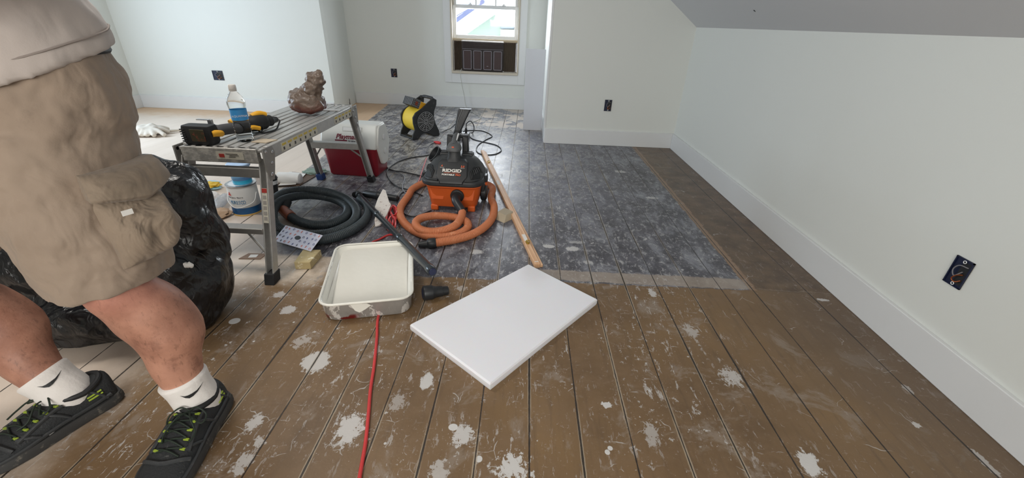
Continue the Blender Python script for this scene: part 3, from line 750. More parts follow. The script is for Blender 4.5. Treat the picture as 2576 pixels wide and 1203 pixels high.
def blob(mb, c, r, seed, amp=.12, n_=40, k_=22, p=2.2, fr=2.2):
    rings = []
    for k in range(k_+1):
        a = -PI/2+PI*k/k_; rr = []
        for j in range(n_):
            b = 2*PI*j/n_; x, y, z = math.cos(a)*math.cos(b), math.cos(a)*math.sin(b), math.sin(a)
            q = Vector((x, y, z)); g = 1+amp*mnoise.noise(q*fr+Vector((seed, 0, 0)))+amp*.5*abs(mnoise.noise(q*fr*2.6+Vector((0, seed, 0))))
            e = (abs(x)**p+abs(y)**p+abs(z)**p)**(-1/p) if p != 2 else 1
            rr.append((c[0]+r[0]*x*g*e, c[1]+r[1]*y*g*e, c[2]+r[2]*z*g*e))
        rings.append(rr)
    mb.loft(rings)
bg = MB()
blob(bg, (-1.42, 1.36, .22), (.25, .20, .23), 1.3, .15)
blob(bg, (-1.37, 1.40, .42), (.19, .16, .24), 5.2, .25)
blob(bg, (-1.90, 1.40, .24), (.38, .24, .27), 8.1, .2)
blob(bg, (-1.72, 1.30, .10), (.42, .20, .12), 3.3, .2)
blob(bg, (-1.75, 1.40, .40), (.20, .16, .16), 2.2, .3)
bo = thing('bin_bag', 'large shiny black rubbish bag slumped on the floor behind the person', 'bag', (-1.7, 1.35, 0))
b = sculpt('bag_body', bg.off(bo.location), M['bag'], bo, .012, 8, [('CLOUDS', .25, .07), ('CLOUDS', .10, .014)])
mb = MB()
blob(mb, (-1.20, 1.27, .325), (.018, .008, .010), 4, .5, 14, 8)
obj('torn_scrap', mb.off(bo.location), M['paper'], bo, smooth=True)
# ================================================================ WORK PLATFORM AND WHAT STANDS ON / UNDER IT
BX0, BX1, BY0, BY1, BZ = -1.585, -1.185, 1.83, 2.985, .60
bn = thing('work_platform', 'scuffed aluminium folding work platform standing over the paint can and cup', 'work platform', ((BX0+BX1)/2, 1.64, 0))
O = bn.location
n = NT('ribbed_aluminium'); sy = n.sep(n.P)
n.bump(n.math('SINE', n.math('MULTIPLY', sy[2], 1100)), .5, .001)
col = n.mix(n.step(n.noise(scale=22, detail=6, rough=.7), .4, .65), srgb(158, 156, 152), srgb(204, 201, 194))
M['rib'] = n.out(col, .45, .4)
mb = MB()
mb.box(((BX0+BX1)/2, (BY0+BY1)/2, BZ-.012), (BX1-BX0-.02, BY1-BY0-.02, .012))
nr = 7; pw = (BX1-BX0-.05)/nr
for k in range(nr): mb.box((BX0+.025+pw*(k+.5), (BY0+BY1)/2, BZ-.0035), (pw-.016, BY1-BY0-.02, .007))
obj('deck', mb.off(O), M['alu'], bn, bevel=.0015)
for x in (BX0+.012, BX1-.012):
    mb = MB(); mb.box((x, (BY0+BY1)/2, BZ-.032), (.024, BY1-BY0-.10, .064)); obj('side_rail', mb.off(O), M['alu'], bn, bevel=.003)
for y, m_ in ((BY0+.012, M['rib']), (BY1-.012, M['alu'])):
    mb = MB(); mb.box(((BX0+BX1)/2-.0, y, BZ-.034), (BX1-BX0-.05, .03, .068)); obj('end_rail', mb.off(O), m_, bn, bevel=.003)
def legpt(x, end, z):   # leg axis
    if end == 0: y0, yt = 1.655, BY0+.045
    else: y0, yt = 3.095, BY1-.045
    t = z/.56; return Vector((x+.03*(1-t)*(1 if x > -1.4 else -.3), y0+(yt-y0)*t, z))
for end in (0, 1):
    for x, s_ in ((BX0+.02, -1), (BX1-.02, 1)):
        a, b = legpt(x, end, .03), legpt(x, end, .575 if end else .545)
        d = (b-a).normalized(); sx = Vector((1,0,0)); sy_ = d.cross(sx)
        mb = MB()
        def bar3(a, b, w_, t_, ox=0, oy=0):
            p = []
            for q in (a, b):
                for i, j in ((-1,-1),(1,-1),(1,1),(-1,1)): p.append(q+sx*(ox+i*w_/2)+sy_*(oy+j*t_/2))
            mb.hexa(p)
        bar3(a, b, .034, .006, 0, .020); bar3(a, b, .006, .042, s_*.017, 0); bar3(a, b, .006, .042, -s_*.015, 0)
        lg = obj('leg', mb.off(O), M['alu'], bn, bevel=.0015)
        mb = MB(); q0, q1 = legpt(x, end, .0), legpt(x, end, .05)
        p = []
        for q in (q0, q1):
            for i, j in ((-1,-1),(1,-1),(1,1),(-1,1)): p.append(Vector((q.x+i*.024, q.y+j*.030, q.z)))
        mb.hexa(p); obj('foot_cap', mb.off(O), M['rubber'] if not (end and s_ < 0) else simple('foot_blue', (40, 70, 130), .6, dirt=(110,120,140), da=.5), lg, bevel=.004)
        for z_ in (.30,.505):
            pp = legpt(x, end, z_); mb = MB(); mb.lathe([(0,0),(.008,0),(.007,.004),(0,.005)], 10, Matrix.Translation(pp+sy_*(-.0225 if end else -.0225)+Vector((0,0,0))) @ Matrix.Rotation(PI/2, 4, 'X'))
        # hinge bracket at the corner
        yb = BY0+.045 if end == 0 else BY1-.045; ydir = 1 if end == 0 else -1
        mb = MB()
        xo = BX1+.001 if s_ > 0 else BX0-.007
        pl = [(yb-ydir*.05, .602), (yb+ydir*.03, .602), (yb+ydir*.045, .565), (yb+ydir*.02, .50), (yb-ydir*.005, .445), (yb-ydir*.045, .45), (yb-ydir*.052, .53)]
        T = Matrix(((0,0,1,xo),(1,0,0,0),(0,1,0,0),(0,0,0,1)))
        mb.prism(pl, 0, .006, T); hb = obj('hinge_bracket', mb.off(O), M['alud'], bn, bevel=.002)
        for (yy, zz, r_) in ((yb-ydir*.03, .585, .008), (yb+ydir*.02, .572, .009), (yb-ydir*.02, .475, .010), (yb, .525, .008)):
            mb = MB(); mb.lathe([(0,-.006),(r_,-.006),(r_,.002),(r_*.7,.005),(0,.006)], 12, Matrix.Translation((xo+.006 if s_ > 0 else xo, yy, zz)) @ Matrix.Rotation(PI/2*s_, 4, 'Y'))
            obj('rivet', mb.off(O), M['chrome'], hb, smooth=True)
# rungs of the two leg frames
for end in (0, 1):
    for z_, hh, ww in ((.485, .045, .035), (.235, .028, .055)) if end == 0 else ((.30, .045, .05),):
        a = legpt(BX0+.036, end, z_); b = legpt(BX1-.036, end, z_)
        mb = MB(); c = (a+b)/2; mb.box((c.x, c.y, c.z), (b.x-a.x, ww, hh)); obj('rung', mb.off(O), M['alud'] if end == 0 else M['alu'], bn, bevel=.003)
def brace(a, b):
    mb = MB(); mb.tube([a, b], .006, 6); obj('brace', mb.off(O), M['alud'], bn, smooth=True)
brace(legpt(BX1-.04, 0, .13), legpt(BX1-.13, 0, .225)); brace(legpt(BX1-.04, 1, .21), legpt(BX1-.12, 1, .285)); brace(legpt(BX0+.04, 1, .21), legpt(BX0+.10, 1, .285))
M['lab'] = simple('worn_label', (196, 192, 178), .6, var=.15, dirt=(150, 146, 138), da=.56, ds=60)
M['laby'] = simple('caution_yellow', (200, 175, 70), .6, var=.2, dirt=(170, 165, 150), da=.55, ds=60)
M['labr'] = simple('caution_red', (165, 50, 42), .6, var=.2)
M['ink'] = simple('label_ink', (60, 58, 56), .7)
def rail_label(y0, y1):
    mb = MB(); mb.box((BX1+.0006, (y0+y1)/2, BZ-.034), (.0016, y1-y0, .044)); o = obj('caution_label', mb.off(O), M['lab'], bn)
    k = int((y1-y0)/.05)
    for i in range(k):
        mb = MB(); yy = y0+(y1-y0)*(i+.5)/k
        mb.box((BX1+.0018, yy, BZ-.022), (.0016, .036, .010)); obj('yellow_panel', mb.off(O), M['laby'], o)
        mb = MB(); mb.box((BX1+.0018, yy-.006, BZ-.042), (.0016, .012, .014)); obj('printed_panel', mb.off(O), M['ink'], o)
rail_label(1.99, 2.38); rail_label(2.62, 2.90)
mb = MB(); mb.box((-1.335, BY0-.0045, BZ-.034), (.125, .0016, .034)); o = obj('maker_label', mb.off(O), M['lab'], bn)
mb = MB(); mb.box((-1.372, BY0-.0058, BZ-.034), (.024, .0016, .016)); obj('red_panel', mb.off(O), M['labr'], o)
for k in range(3):
    mb = MB(); mb.box((-1.325+.010*(k % 2), BY0-.0056, BZ-.026-.007*k), (.055-.012*k, .0012, .0026)); obj('printed_line', mb.off(O), M['ink'], o)
a, b = legpt(BX1-.02, 0, .28), legpt(BX1-.02, 0, .43); nrm = Vector((0,-1,-.3)).normalized()
mb = MB(); 
def strip(a, b, hw, off, th):
    p = []
    for q in (a, b):
        for i, j in ((-1,0),(1,0),(1,1),(-1,1)): p.append(q+Vector((i*hw,0,0))+nrm*(off+j*th))
    return p
mb.hexa(strip(a, b, .013, .0225, .0015)); o = obj('leg_label', mb.off(O), M['lab'], bn)
mb = MB(); mb.hexa(strip(a+(b-a)*.88, b, .012, .024, .0012)); obj('red_panel', mb.off(O), M['labr'], o)
for k in range(5):
    mb = MB(); t0 = .08+k*.155; mb.hexa(strip(a+(b-a)*t0, a+(b-a)*(t0+.10), .008, .024, .0010)); obj('printed_panel', mb.off(O), simple('label_grey%d' % k, (150, 146, 140), .7), o)
# --- shims lying on the deck
M['cardb'] = simple('tan_board', (186, 172, 150), .7, var=.08)
mb = MB(); c = fl(664, 356, .6); mb.prism([(-.045,-.028),(.03,-.032),(.05,.03),(-.03,.034)], 0, .004, Matrix.Translation((c.x, c.y, .6005)))
tag(obj('shim', mb, M['cardb']), 'flat tan offcut on the near right corner of the platform deck', 'offcut')
mb = MB(); c = fl(834, 278, .6); mb.prism([(-.06,-.02),(.06,-.015),(.05,.025),(-.055,.022)], 0, .004, Matrix.Translation((c.x, c.y, .6005)))
tag(obj('shim', mb, M['paper']), 'flat pale offcut on the far end of the platform beside the brown bag', 'offcut')
# --- water bottle
c = fl(607, 359, .6) + Vector((0, .036, 0))
bt = thing('water_bottle', 'clear plastic water bottle with blue label standing on the platform', 'bottle', (c.x, c.y, .6005))
n = NT('clear_plastic'); M['clear'] = n.out((.93,.96,.97), .05, 0, Transmission_Weight=1.0, IOR=1.12)
n = NT('water'); M['water'] = n.out((.95,.98,1), .02, 0, Transmission_Weight=1.0, IOR=1.33)
prof = [(.0,.004),(.030,.0),(.036,.006)]
for k in range(12): prof += [(.0368-.0042*(k % 2), .012+.0068*k)]
prof += [(.034,.098),(.0345,.100),(.0345,.150),(.036,.156),(.038,.170),(.0375,.182),(.032,.200),(.022,.216),(.0145,.226),(.0135,.230),(.0135,.246)]
mb = MB(); mb.lathe(prof, 32); obj('bottle_body', mb, M['clear'], bt, smooth=True, sharp=0)
mb = MB(); mb.lathe([(.0353,.101),(.0353,.149)], 40, cap=False); lbm = simple('label_blue', (60, 150, 215), .4, var=.15, vs_=30); lb = obj('bottle_label', mb, lbm, bt, smooth=True)
text('label_text', 'AQUAFINA', .0125, (.0203,-.0302,.118), (.83,.56,0), (0,0,1), M['white'], lb, .0003)
mb = MB(); mb.lathe([(0,.228),(.0155,.228),(.0162,.231),(.0155,.235),(.0165,.236),(.0165,.252),(.014,.256),(0,.256)], 28); obj('bottle_cap', mb, simple('cap_white', (205, 200, 194), .5), bt, smooth=True)
# --- cordless tool, its battery towards the camera
tl = thing('cordless_tool', 'black and yellow cordless power tool lying on the platform by the water bottle', 'power tool', (-1.487, 1.885, .6005), 0)
mb = MB(); mb.loft([rrect(.125, .060, .014, 0, cy=0), rrect(.138, .066, .016, .012), rrect(.138, .068, .016, .07), rrect(.130, .062, .014, .086)], M=Matrix.Identity(4))
bat = obj('battery', mb, M['blackm'], tl, smooth=True, bevel=.002)
mb = MB(); mb.box((.010, -.0345, .045), (.065, .004, .055)); obj('battery_label', mb, simple('worn_brown_label', (58, 54, 34), .5, var=.3, vs_=30, dirt=(120, 52, 38), da=.52, ds=40), bat, bevel=.002)
for k in range(6):
    mb = MB(); mb.box((-.056, -.034, .018+k*.0105), (.022, .006, .0045)); obj('grip_rib', mb, M['black'], bat, bevel=.001)
mb = MB(); mb.tube(spline([(.062,-.015,.05),(.070,.0,.05),(.074,.02,.045),(.066,.04,.04)], .006), .015, 12); obj('battery_catch', mb, M['dewalt'], tl, smooth=True)
P_ = [(.04,.03,.045),(.05,.07,.048),(.065,.115,.046),(.09,.16,.044)]
mb = MB(); mb.tube(spline(P_, .01), .026, 16); obj('grip', mb, simple('grip_grey', (70, 70, 72), .7), tl, smooth=True)
P_ = [(.085,.15,.044),(.10,.19,.046),(.12,.23,.05),(.14,.27,.05),(.15,.29,.05)]
mb = MB(); S_ = spline(P_, .01); mb.tube(S_, [radii_at(P_, [.030,.034,.040,.038,.026], k) for k in arc(S_)], 18); hdd = obj('motor_housing', mb, M['blackm'], tl, smooth=True)
for (a_, b_, r_) in (((.06,.13,.070),(.09,.20,.080),.014), ((.11,.23,.080),(.145,.29,.080),.016), ((.115,.15,.03),(.15,.21,.03),.011)):
    mb = MB(); mb.tube(spline([a_, ((a_[0]+b_[0])/2, (a_[1]+b_[1])/2, a_[2]+.01), b_], .008), r_, 12); obj('yellow_shell', mb, M['dewalt'], hdd, smooth=True)
mb = MB(); mb.lathe([(0,0),(.026,0),(.028,.02),(.018,.035),(.012,.06),(0,.06)], 18, Matrix.Translation((.15,.285,.05)) @ Matrix.Rotation(-PI/2+.0, 4, 'X') @ Matrix.Rotation(.35, 4, 'Y')); obj('chuck', mb, M['blackm'], tl, smooth=True)
mb = MB(); mb.box((-.01, .055, .098), (.06, .018, .004)); mb.box((.02, .055, .085), (.02, .012, .028)); mb.box((.03,.055,.07),(.03,.012,.012)); obj('belt_hook', mb, M['chrome'], tl, bevel=.001)
# --- safety glasses
sg = thing('safety_glasses', 'black framed safety glasses lying on the platform behind the water bottle', 'glasses', (-1.285, 2.20, .6005), .0)
mb = MB()
L1 = [fl(x, y, z) for x, y, z in ((640,318,.625),(652,330,.612),(657,334,.606),(672,333,.606),(694,326,.606),(701,312,.62),(703,303,.635),(690,300,.64),(676,306,.632),(664,316,.62),(655,326,.612))]
mb.tube(spline(L1, .008), .0042, 8)
L2 = [fl(x, y, z) for x, y, z in ((634,316,.612),(630,306,.632),(640,295,.65),(652,292,.65),(658,298,.64),(657,308,.62),(650,320,.612))]
mb.tube(spline(L2, .008), .0042, 8); obj('temples', mb.off(sg.location), M['blackm'], sg, smooth=True)
for (x0, y0, r_) in ((640, 323, .027),(629, 314,.024)):
    c = fl(x0, y0, .63); mb = MB(); ring = [(c.x+r_*1.25*math.cos(2*PI*k/20), c.y+.02*math.cos(2*PI*k/20), .63+r_*.86*math.sin(2*PI*k/20)) for k in range(20)]
    mb.tube(ring, .0026, 6, closed=True); fr = obj('lens_frame', mb.off(sg.location), M['blackm'], sg, smooth=True)
    mb = MB(); mb.add(ring+[(x, y+.0015, z) for x, y, z in ring], [list(range(20))[::-1], list(range(20, 40))]+[(i, (i+1) % 20, 20+(i+1) % 20, 20+i) for i in range(20)]); obj('lens', mb.off(sg.location), M['clear'], fr)
# --- knotted plastic bag
n = NT('brown_plastic_bag'); d = n.vm('SCALE', n.noise(scale=8, detail=3, col=True), sc=.2)
cr = n.noise(n.vm('ADD', n.P, d), 20, 5, .6, .8); n.bump(n.math('ABSOLUTE', n.math('SUBTRACT', cr, .5)), -.0+.5, .014)
colb = n.mix(n.step(n.math('ADD', n.sep(n.P)[2], n.math('MULTIPLY', n.noise(scale=14, detail=4), .12)), 0.09, .15), n.mix(n.noise(scale=16, detail=5), srgb(58, 28, 22), srgb(116, 50, 32)), n.mix(n.noise(scale=12, detail=4), srgb(84, 70, 60), srgb(130, 114, 102)))
M['bbag'] = n.out(colb, .35)
c = fl(770, 292, .6)
pb = thing('knotted_bag', 'small brown plastic bag knotted at the top on the platform', 'bag', (c.x, c.y+.05, .6005))
mb = MB()
blob(mb, (0,0,.066), (.100,.08,.056), 2, .12, p=2.5); blob(mb, (-.045,0,.095), (.06,.06,.05), 9, .3); blob(mb, (.04,0,.15), (.058,.045,.042), 3, .35); blob(mb, (.01,.01,.125), (.05,.045,.04), 7, .35); blob(mb, (.07,.0,.205), (.05,.035,.040), 5, .4); blob(mb, (.10,0,.225), (.022,.018,.034), 6, .4)
sculpt('bag_body', mb, M['bbag'], pb, .005, 3, [('CLOUDS', .05, .018), ('CLOUDS', .022, .004)])
# ---------------------------------------------------------------- under / behind the platform
# paint can
cc = (-1.765, 2.44); CRd, CHt = .083, .195
pc = thing('paint_can', 'white and blue paint can standing on the floor under the platform', 'paint can', (cc[0], cc[1], 0))
mb = MB(); mb.lathe([(0,.0),(CRd-.002,.0),(CRd,.004),(CRd,CHt-.006),(CRd-.002,CHt)], 40); obj('can_body', mb, simple('can_white', (226, 228, 228), .4, var=.03), pc, smooth=True)
mb = MB(); mb.lathe([(CRd+.0006,.012),(CRd+.0006,.055)], 40, cap=False); bb = obj('blue_band', mb, simple('can_blue', (24, 88, 142), .4), pc, smooth=True)
mb = MB(); mb.lathe([(CRd+.0008,.001),(CRd+.0008,.012)], 40, cap=False); obj('yellow_band', mb, simple('can_yellow', (228, 190, 110), .4), pc, smooth=True)
mb = MB(); mb.lathe([(CRd-.012,CHt-.004),(CRd-.010,CHt+.004),(CRd-.003,CHt+.004),(CRd+.003,CHt+.002),(CRd+.003,CHt-.004),(CRd,CHt-.007)], 40, cap=False); obj('rim', mb, M['chrome'], pc, smooth=True)
mb = MB(); mb.lathe([(0,CHt-.001),(CRd-.016,CHt-.001),(CRd-.011,CHt+.002),(CRd-.010,CHt-.006)], 40, cap=False); obj('lid', mb, M['white'], pc, smooth=True)
mb = MB(); mb.tube(spline([(-CRd-.003,-.02,.13),(-CRd+.01,-.055,.09),(0,-CRd-.012,.062),(CRd-.005,-.045,.085),(CRd+.004,0,.14)], .01), .0026, 8); obj('bail_handle', mb, M['white'], pc, smooth=True)
def can_text(nm, s_, size, ang, z, mat, sx=1.0):
    cw_ = size*.62*sx
    for i, ch in enumerate(s_):
        if ch == ' ': continue
        a = ang+(i-(len(s_)-1)/2)*cw_/CRd
        p = Vector((math.sin(a), -math.cos(a), 0)); rt = Vector((math.cos(a), math.sin(a), 0))
        text(nm, ch, size, p*(CRd+.0012)+Vector((0,0,z)), rt, (0,0,1), mat, pc.children[0], .0004, sx=sx)
M['prblue'] = simple('print_blue', (70, 130, 175), .5); M['prink'] = simple('print_dark', (70, 76, 84), .5)
can_text('product_name', 'MURESCO', .034, .05, .082, M['prblue'], .62)
can_text('maker_name', 'Benjamin Moore', .013, -.05, .122, M['prink'], .85)
mb = MB(); a = -.42; p = Vector((math.sin(a), -math.cos(a), 0))*(CRd+.001); rt = Vector((math.cos(a), math.sin(a), 0))
q = [p+rt*x+Vector((0,0,z)) for x, z in ((-.013,.138),(.013,.138),(0,.162))]; k = p.normalized()*.001
mb.add(q+[v+k for v in q], [(0,1,2),(3,5,4),(0,3,4,1),(1,4,5,2),(2,5,3,0)]); obj('red_triangle', mb, simple('print_red', (205, 70, 62), .5), pc)
# blue tub on the can
bt2 = thing('plastic_tub', 'translucent blue plastic tub of liquid standing on the paint can', 'tub', (cc[0]+.012, cc[1]+.005, CHt+.0015))
n = NT('translucent_blue'); M['tub'] = n.out(srgb(150, 205, 245), .25, 0, Transmission_Weight=.55, IOR=1.2)
mb = MB(); mb.lathe([(0,0),(.050,0),(.053,.008),(.058,.105),(.060,.11),(.057,.112),(.0,.112)], 36); tb = obj('tub_body', mb, M['tub'], bt2, smooth=True)
mb = MB(); mb.lathe([(0.0,.003),(.0512,.003),(.0528,.028),(0,.030)], 36); 
mb = MB(); mb.lathe([(.0525,.002),(.0545,.026)], 36, cap=False); obj('blue_band', mb, simple('cyan_band', (60, 185, 225), .3), tb, smooth=True)
mb = MB(); mb.lathe([(0,.108),(.064,.108),(.066,.112),(.066,.122),(.063,.126),(0,.126)], 36); obj('tub_lid', mb, simple('tub_lid_blue', (176, 205, 240), .4), bt2, smooth=True)
# coffee cup
c = fl(690, 488)
cu = thing('coffee_cup', 'black paper coffee cup with white sleeve on the floor behind the platform leg', 'cup', (c.x-.02, c.y+.03, 0))
mb = MB(); mb.lathe([(0,.0),(.030,0),(.0305,.003),(.043,.105),(0,.105)], 32); obj('cup_body', mb, M['blackm'], cu, smooth=True)
mb = MB(); mb.lathe([(.0392,.066),(.0428,.094)], 32, cap=False); obj('sleeve', mb, M['white'], cu, smooth=True)
mb = MB(); mb.lathe([(.044,.103),(.0465,.105),(.0465,.110),(.043,.113),(.041,.124),(.038,.127),(.036,.122),(0,.122)], 32); obj('cup_lid', mb, M['black'], cu, smooth=True)
# tape tin just behind, roll of white film, papers on a board
c = fl(672, 462)
mb = MB(); mb.lathe([(0,0),(.055,0),(.055,.075),(.058,.078),(.058,.086),(.05,.088),(.048,.078),(0,.078)], 28, Matrix.Translation((c.x-.04, c.y+.02, 0)))
tag(obj('metal_tin', mb, M['chrome'], smooth=True), 'short metal tin half hidden behind the coffee cup', 'tin')
a, b = fl(700, 447, .045), fl(757, 450, .042)
mb = MB(); mb.tube([a, a+(b-a)*.02, a+(b-a)*.5, a+(b-a)*.97, b], [.030,.042,.044,.040,.032], 20)
tag(obj('film_roll', mb, simple('white_film', (232, 232, 230), .45, bump=.6, bs=30), smooth=True), 'rolled up white plastic film lying behind the coffee cup', 'film roll')
mb = MB(); mb.hexa([fl(*p, z) for z in (.001, .006) for p in ((690,470),(752,468),(797,441),(735,432))])
tag(obj('clipboard', mb, simple('brown_board', (92, 72, 58), .6)), 'thin brown board lying under the white papers', 'board')
mb = MB(); mb.hexa([fl(*p, z) for z in (.0065, .014) for p in ((700,467),(744,464),(770,437),(728,432))])
tag(obj('paper_stack', mb, M['paper'], bevel=.002), 'sheets of white paper on the thin brown board', 'paper')
mb = MB(); c = fl(790, 437); blob(mb, (c.x, c.y+.02, .012), (.085, .06, .012), 3, .5)
tag(obj('green_cloth', mb, simple('grey_green_rag', (122, 142, 130), .8, var=.3, vs_=40, bump=.6, bs=50), smooth=True), 'small crumpled grey green rag by the far platform leg', 'rag')
# left of the can: snack bag, lid, clear bag, brown paper
c = fl(515, 477)
sb = thing('snack_bag', 'crumpled blue and yellow foil pouch on the pale floor behind the platform', 'pouch', (c.x, c.y+.02, 0), .1)
mb = MB(); blob(mb, (-.03,0,.022), (.11,.07,.022), 2, .5); obj('pouch_body', mb, simple('pouch_blue', (150, 200, 222), .35, var=.1, bump=.8, bs=20), sb, smooth=True)
mb = MB(); blob(mb, (.045,-.01,.035), (.055,.045,.016), 5, .4); obj('pouch_yellow', mb, simple('pouch_yellow', (225, 185, 50), .35, bump=.8, bs=20), sb, smooth=True)
c = fl(508, 516)
mb = MB(); mb.lathe([(0,0),(.085,0),(.098,.02),(.10,.045),(.09,.06),(.05,.072),(0,.075)], 32, Matrix.Translation((c.x, c.y+.02, 0)))
tag(obj('plastic_bowl', mb, simple('bowl_white', (214, 206, 200), .45), smooth=True), 'upturned whitish plastic bowl on the floor left of the paint can', 'bowl')
a, b = fl(545, 528, .03), fl(578, 492, .03)
mb = MB(); dd_ = (b-a); mb.tube([a, a+dd_*.3+Vector((0,0,.02)), a+dd_*.7+Vector((0,0,.015)), b], [.010,.034,.03,.008], 14)
n = NT('clear_film'); n.bump(n.noise(scale=18, detail=5), 1, .03); M['film'] = n.out(srgb(225, 228, 232), .15, 0, Transmission_Weight=.6, IOR=1.1)
tag(obj('clear_bag', mb, M['film'], smooth=True), 'crumpled clear plastic bag beside the upturned bowl', 'bag')
mb = MB(); c = fl(566, 548); blob(mb, (c.x-.055, c.y+.02, .022), (.075, .06, .022), 4, .3)
tag(obj('paper_bag', mb, simple('kraft_paper', (178, 150, 124), .8, var=.1, bump=.6, bs=25), smooth=True), 'crumpled brown paper bag on the floor left of the paint can', 'paper bag')
c = fl(635, 646)
mb = MB(); mb.prism([(-.06,-.02),(.05,-.035),(.065,.02),(-.03,.035)], 0, .003, Matrix.Translation((c.x, c.y, .0005)) @ Matrix.Rotation(.2, 4, 'Z'))
o = tag(obj('card_scrap', mb, simple('card_brown', (140, 116, 98), .8)), 'small flat brown card scrap on the floor by the near platform leg', 'scrap')
mb = MB(); mb.prism([(-.02,-.015),(.02,-.015),(.022,.014),(-.018,.018)], .0031, .0042, Matrix.Translation((c.x+.005, c.y, .0005)) @ Matrix.Rotation(.2, 4, 'Z'))
obj('white_sticker', mb, M['paper'], o)
# rag mop with a pole, far left
a, b = fl(380, 332, .03), fl(462, 327, .02)
mp = thing('rag_mop', 'dusty white rag mop with a thin pale pole on the floor far left', 'mop', (a.x, a.y, 0))
mb = MB(); mb.tube([a, b+(b-a)*.1], .013, 10); obj('pole', mb.off(mp.location), simple('pale_wood', (196, 186, 172), .6), mp, smooth=True)
mb = MB()
for k in range(14):
    an = .5+k*.42; l = .12+.1*random.random(); d_ = Vector((math.cos(an), math.sin(an), 0)); 
    mb.tube(spline([a+Vector((0,0,.0)), a+d_*l*.5+Vector((0,0,.03)), a+d_*l+Vector((0,0,-.012))], .02), [.02]*0 or .022, 8)
blob(mb, (a.x-.03, a.y, .05), (.10,.10,.05), 4, .4)
o = sculpt('mop_head', mb.off(mp.location), simple('rag_white', (208, 200, 188), .9), mp, .012, 2)
# ================================================================ SHOP VACUUM WITH ITS HOSE
M['orange'] = simple('orange_plastic', (208, 92, 34), .45, var=.08, dirt=(215, 140, 100), da=.68, ds=30, bump=.1, bs=60)
M['orangeh'] = simple('orange_hose', (194, 118, 78), .55, var=.12, vs_=5, dirt=(214, 150, 112), da=.6, ds=12)
M['vblack'] = simple('dusty_black', (44, 46, 48), .5, var=.15, dirt=(98, 98, 98), da=.60, ds=22, bump=.1, bs=40)
M['vgrey'] = simple('handle_grey', (84, 86, 88), .5, dirt=(120, 120, 120), da=.6)
VX, VY = -.452, 2.75
vc = thing('shop_vacuum', 'orange and black wet dry vacuum with its orange ribbed hose coiled around it', 'vacuum cleaner', (VX, VY, 0), -.02)
def sq(w_, d_, z, r, cx=0, cy=0): return rrect(w_, d_, r, z, 6, cx, cy)
mb = MB(); mb.loft([sq(.305,.300,.028,.05),sq(.316,.310,.034,.055),sq(.362,.34,.165,.07),sq(.378,.355,.170,.075),sq(.378,.355,.188,.075)])
drum = obj('drum', mb, M['orange'], vc, smooth=True, sharp=.7, bevel=.003)
for sx in (-1, 1):
    mb = MB(); mb.hexa([(sx*.155-.03,-.160,.0),(sx*.155+.01 if sx > 0 else sx*.155+.03,-.160,.0),(sx*.155+.01 if sx > 0 else sx*.155+.03,-.12,.0),(sx*.155-.03,-.12,.0),
                       (sx*.13-.03,-.165,.06),(sx*.13+.03,-.165,.06),(sx*.13+.03,-.12,.06),(sx*.13-.03,-.12,.06)])
    mb = MB(); mb.box((sx*.125,-.142,.02), (.05,.03,.04)); obj('foot', mb, M['orange'], vc, bevel=.006)
    mb = MB(); mb.prism([(sx*.06,.0),(sx*.14,.0),(sx*.15,.075),(sx*.045,.075)], 0, .004, Matrix(((1,0,0,0),(0,0,-1,-.162),(0,1,0,.085),(0,0,0,1))) @ Matrix.Rotation(-.10, 4, 'X')); obj('moulded_panel', mb, M['orange'], drum, bevel=.003)
for sx in (-1, 1):
    mb = MB(); mb.lathe([(0,-.022),(.05,-.022),(.062,-.014),(.062,.014),(.05,.022),(0,.022)], 24, Matrix.Translation((sx*.185, .07, .064)) @ Matrix.Rotation(PI/2, 4, 'Y'))
    w_ = obj('wheel', mb, M['black'], vc, smooth=True)
    mb = MB(); mb.box((sx*.182, .02, .13), (.022,.075,.07)); obj('wheel_guard', mb, M['vblack'], vc, bevel=.006)
# lid
mb = MB(); mb.loft([sq(.392,.366,.182,.08),sq(.414,.386,.190,.085),sq(.414,.386,.212,.085),sq(.40,.37,.222,.085)])
lid = obj('lid', mb, M['vblack'], vc, smooth=True, sharp=.7, bevel=.003)
mb = MB(); mb.loft([sq(.396,.364,.218,.09),sq(.386,.35,.235,.10),sq(.358,.315,.270,.11,0,.005),sq(.31,.265,.305,.11,0,.012),sq(.25,.215,.330,.10,0,.02),sq(.19,.17,.342,.08,0,.025)])
hou = obj('motor_housing', mb, M['vblack'], vc, smooth=True, sharp=.9)
# raised centre panel with the logo
mb = MB(); a0 = [(-.085,-.198,.212),(.085,-.198,.212),(.085,-.12,.212),(-.085,-.12,.212)]
mb.loft([[(-.078,-.199,.205),(.078,-.199,.205),(.085,-.10,.205),(-.085,-.10,.205)],[(-.078,-.196,.222),(.078,-.196,.222),(.085,-.10,.24),(-.085,-.10,.24)],
         [(-.105,-.172,.250),(.105,-.172,.250),(.105,-.06,.262),(-.105,-.06,.262)],[(-.098,-.105,.322),(.098,-.105,.322),(.098,-.02,.325),(-.098,-.02,.325)],[(-.07,-.085,.338),(.07,-.085,.338),(.08,.02,.34),(-.08,.02,.34)]])
cp = obj('centre_panel', mb, M['black'], hou, bevel=.006)
up_ = (Vector((0,-.105,.322))-Vector((0,-.172,.250))).normalized()
base_ = Vector((0,-.172,.250)); nn = Vector((1,0,0)).cross(up_)
def lt(s_, size, u, v, m_, **k): return text('lettering', s_, size, base_+up_*v+Vector((u,0,0))+nn*.0035, (1,0,0), up_, m_, cp, .0006, **k)
M['ltw'] = simple('letter_white', (225, 222, 216), .5); M['lto'] = simple('letter_orange', (220, 100, 60), .5)
lt('RIDGID', .030, .0, .030, M['ltw'], bold=.0012, sx=1.25)
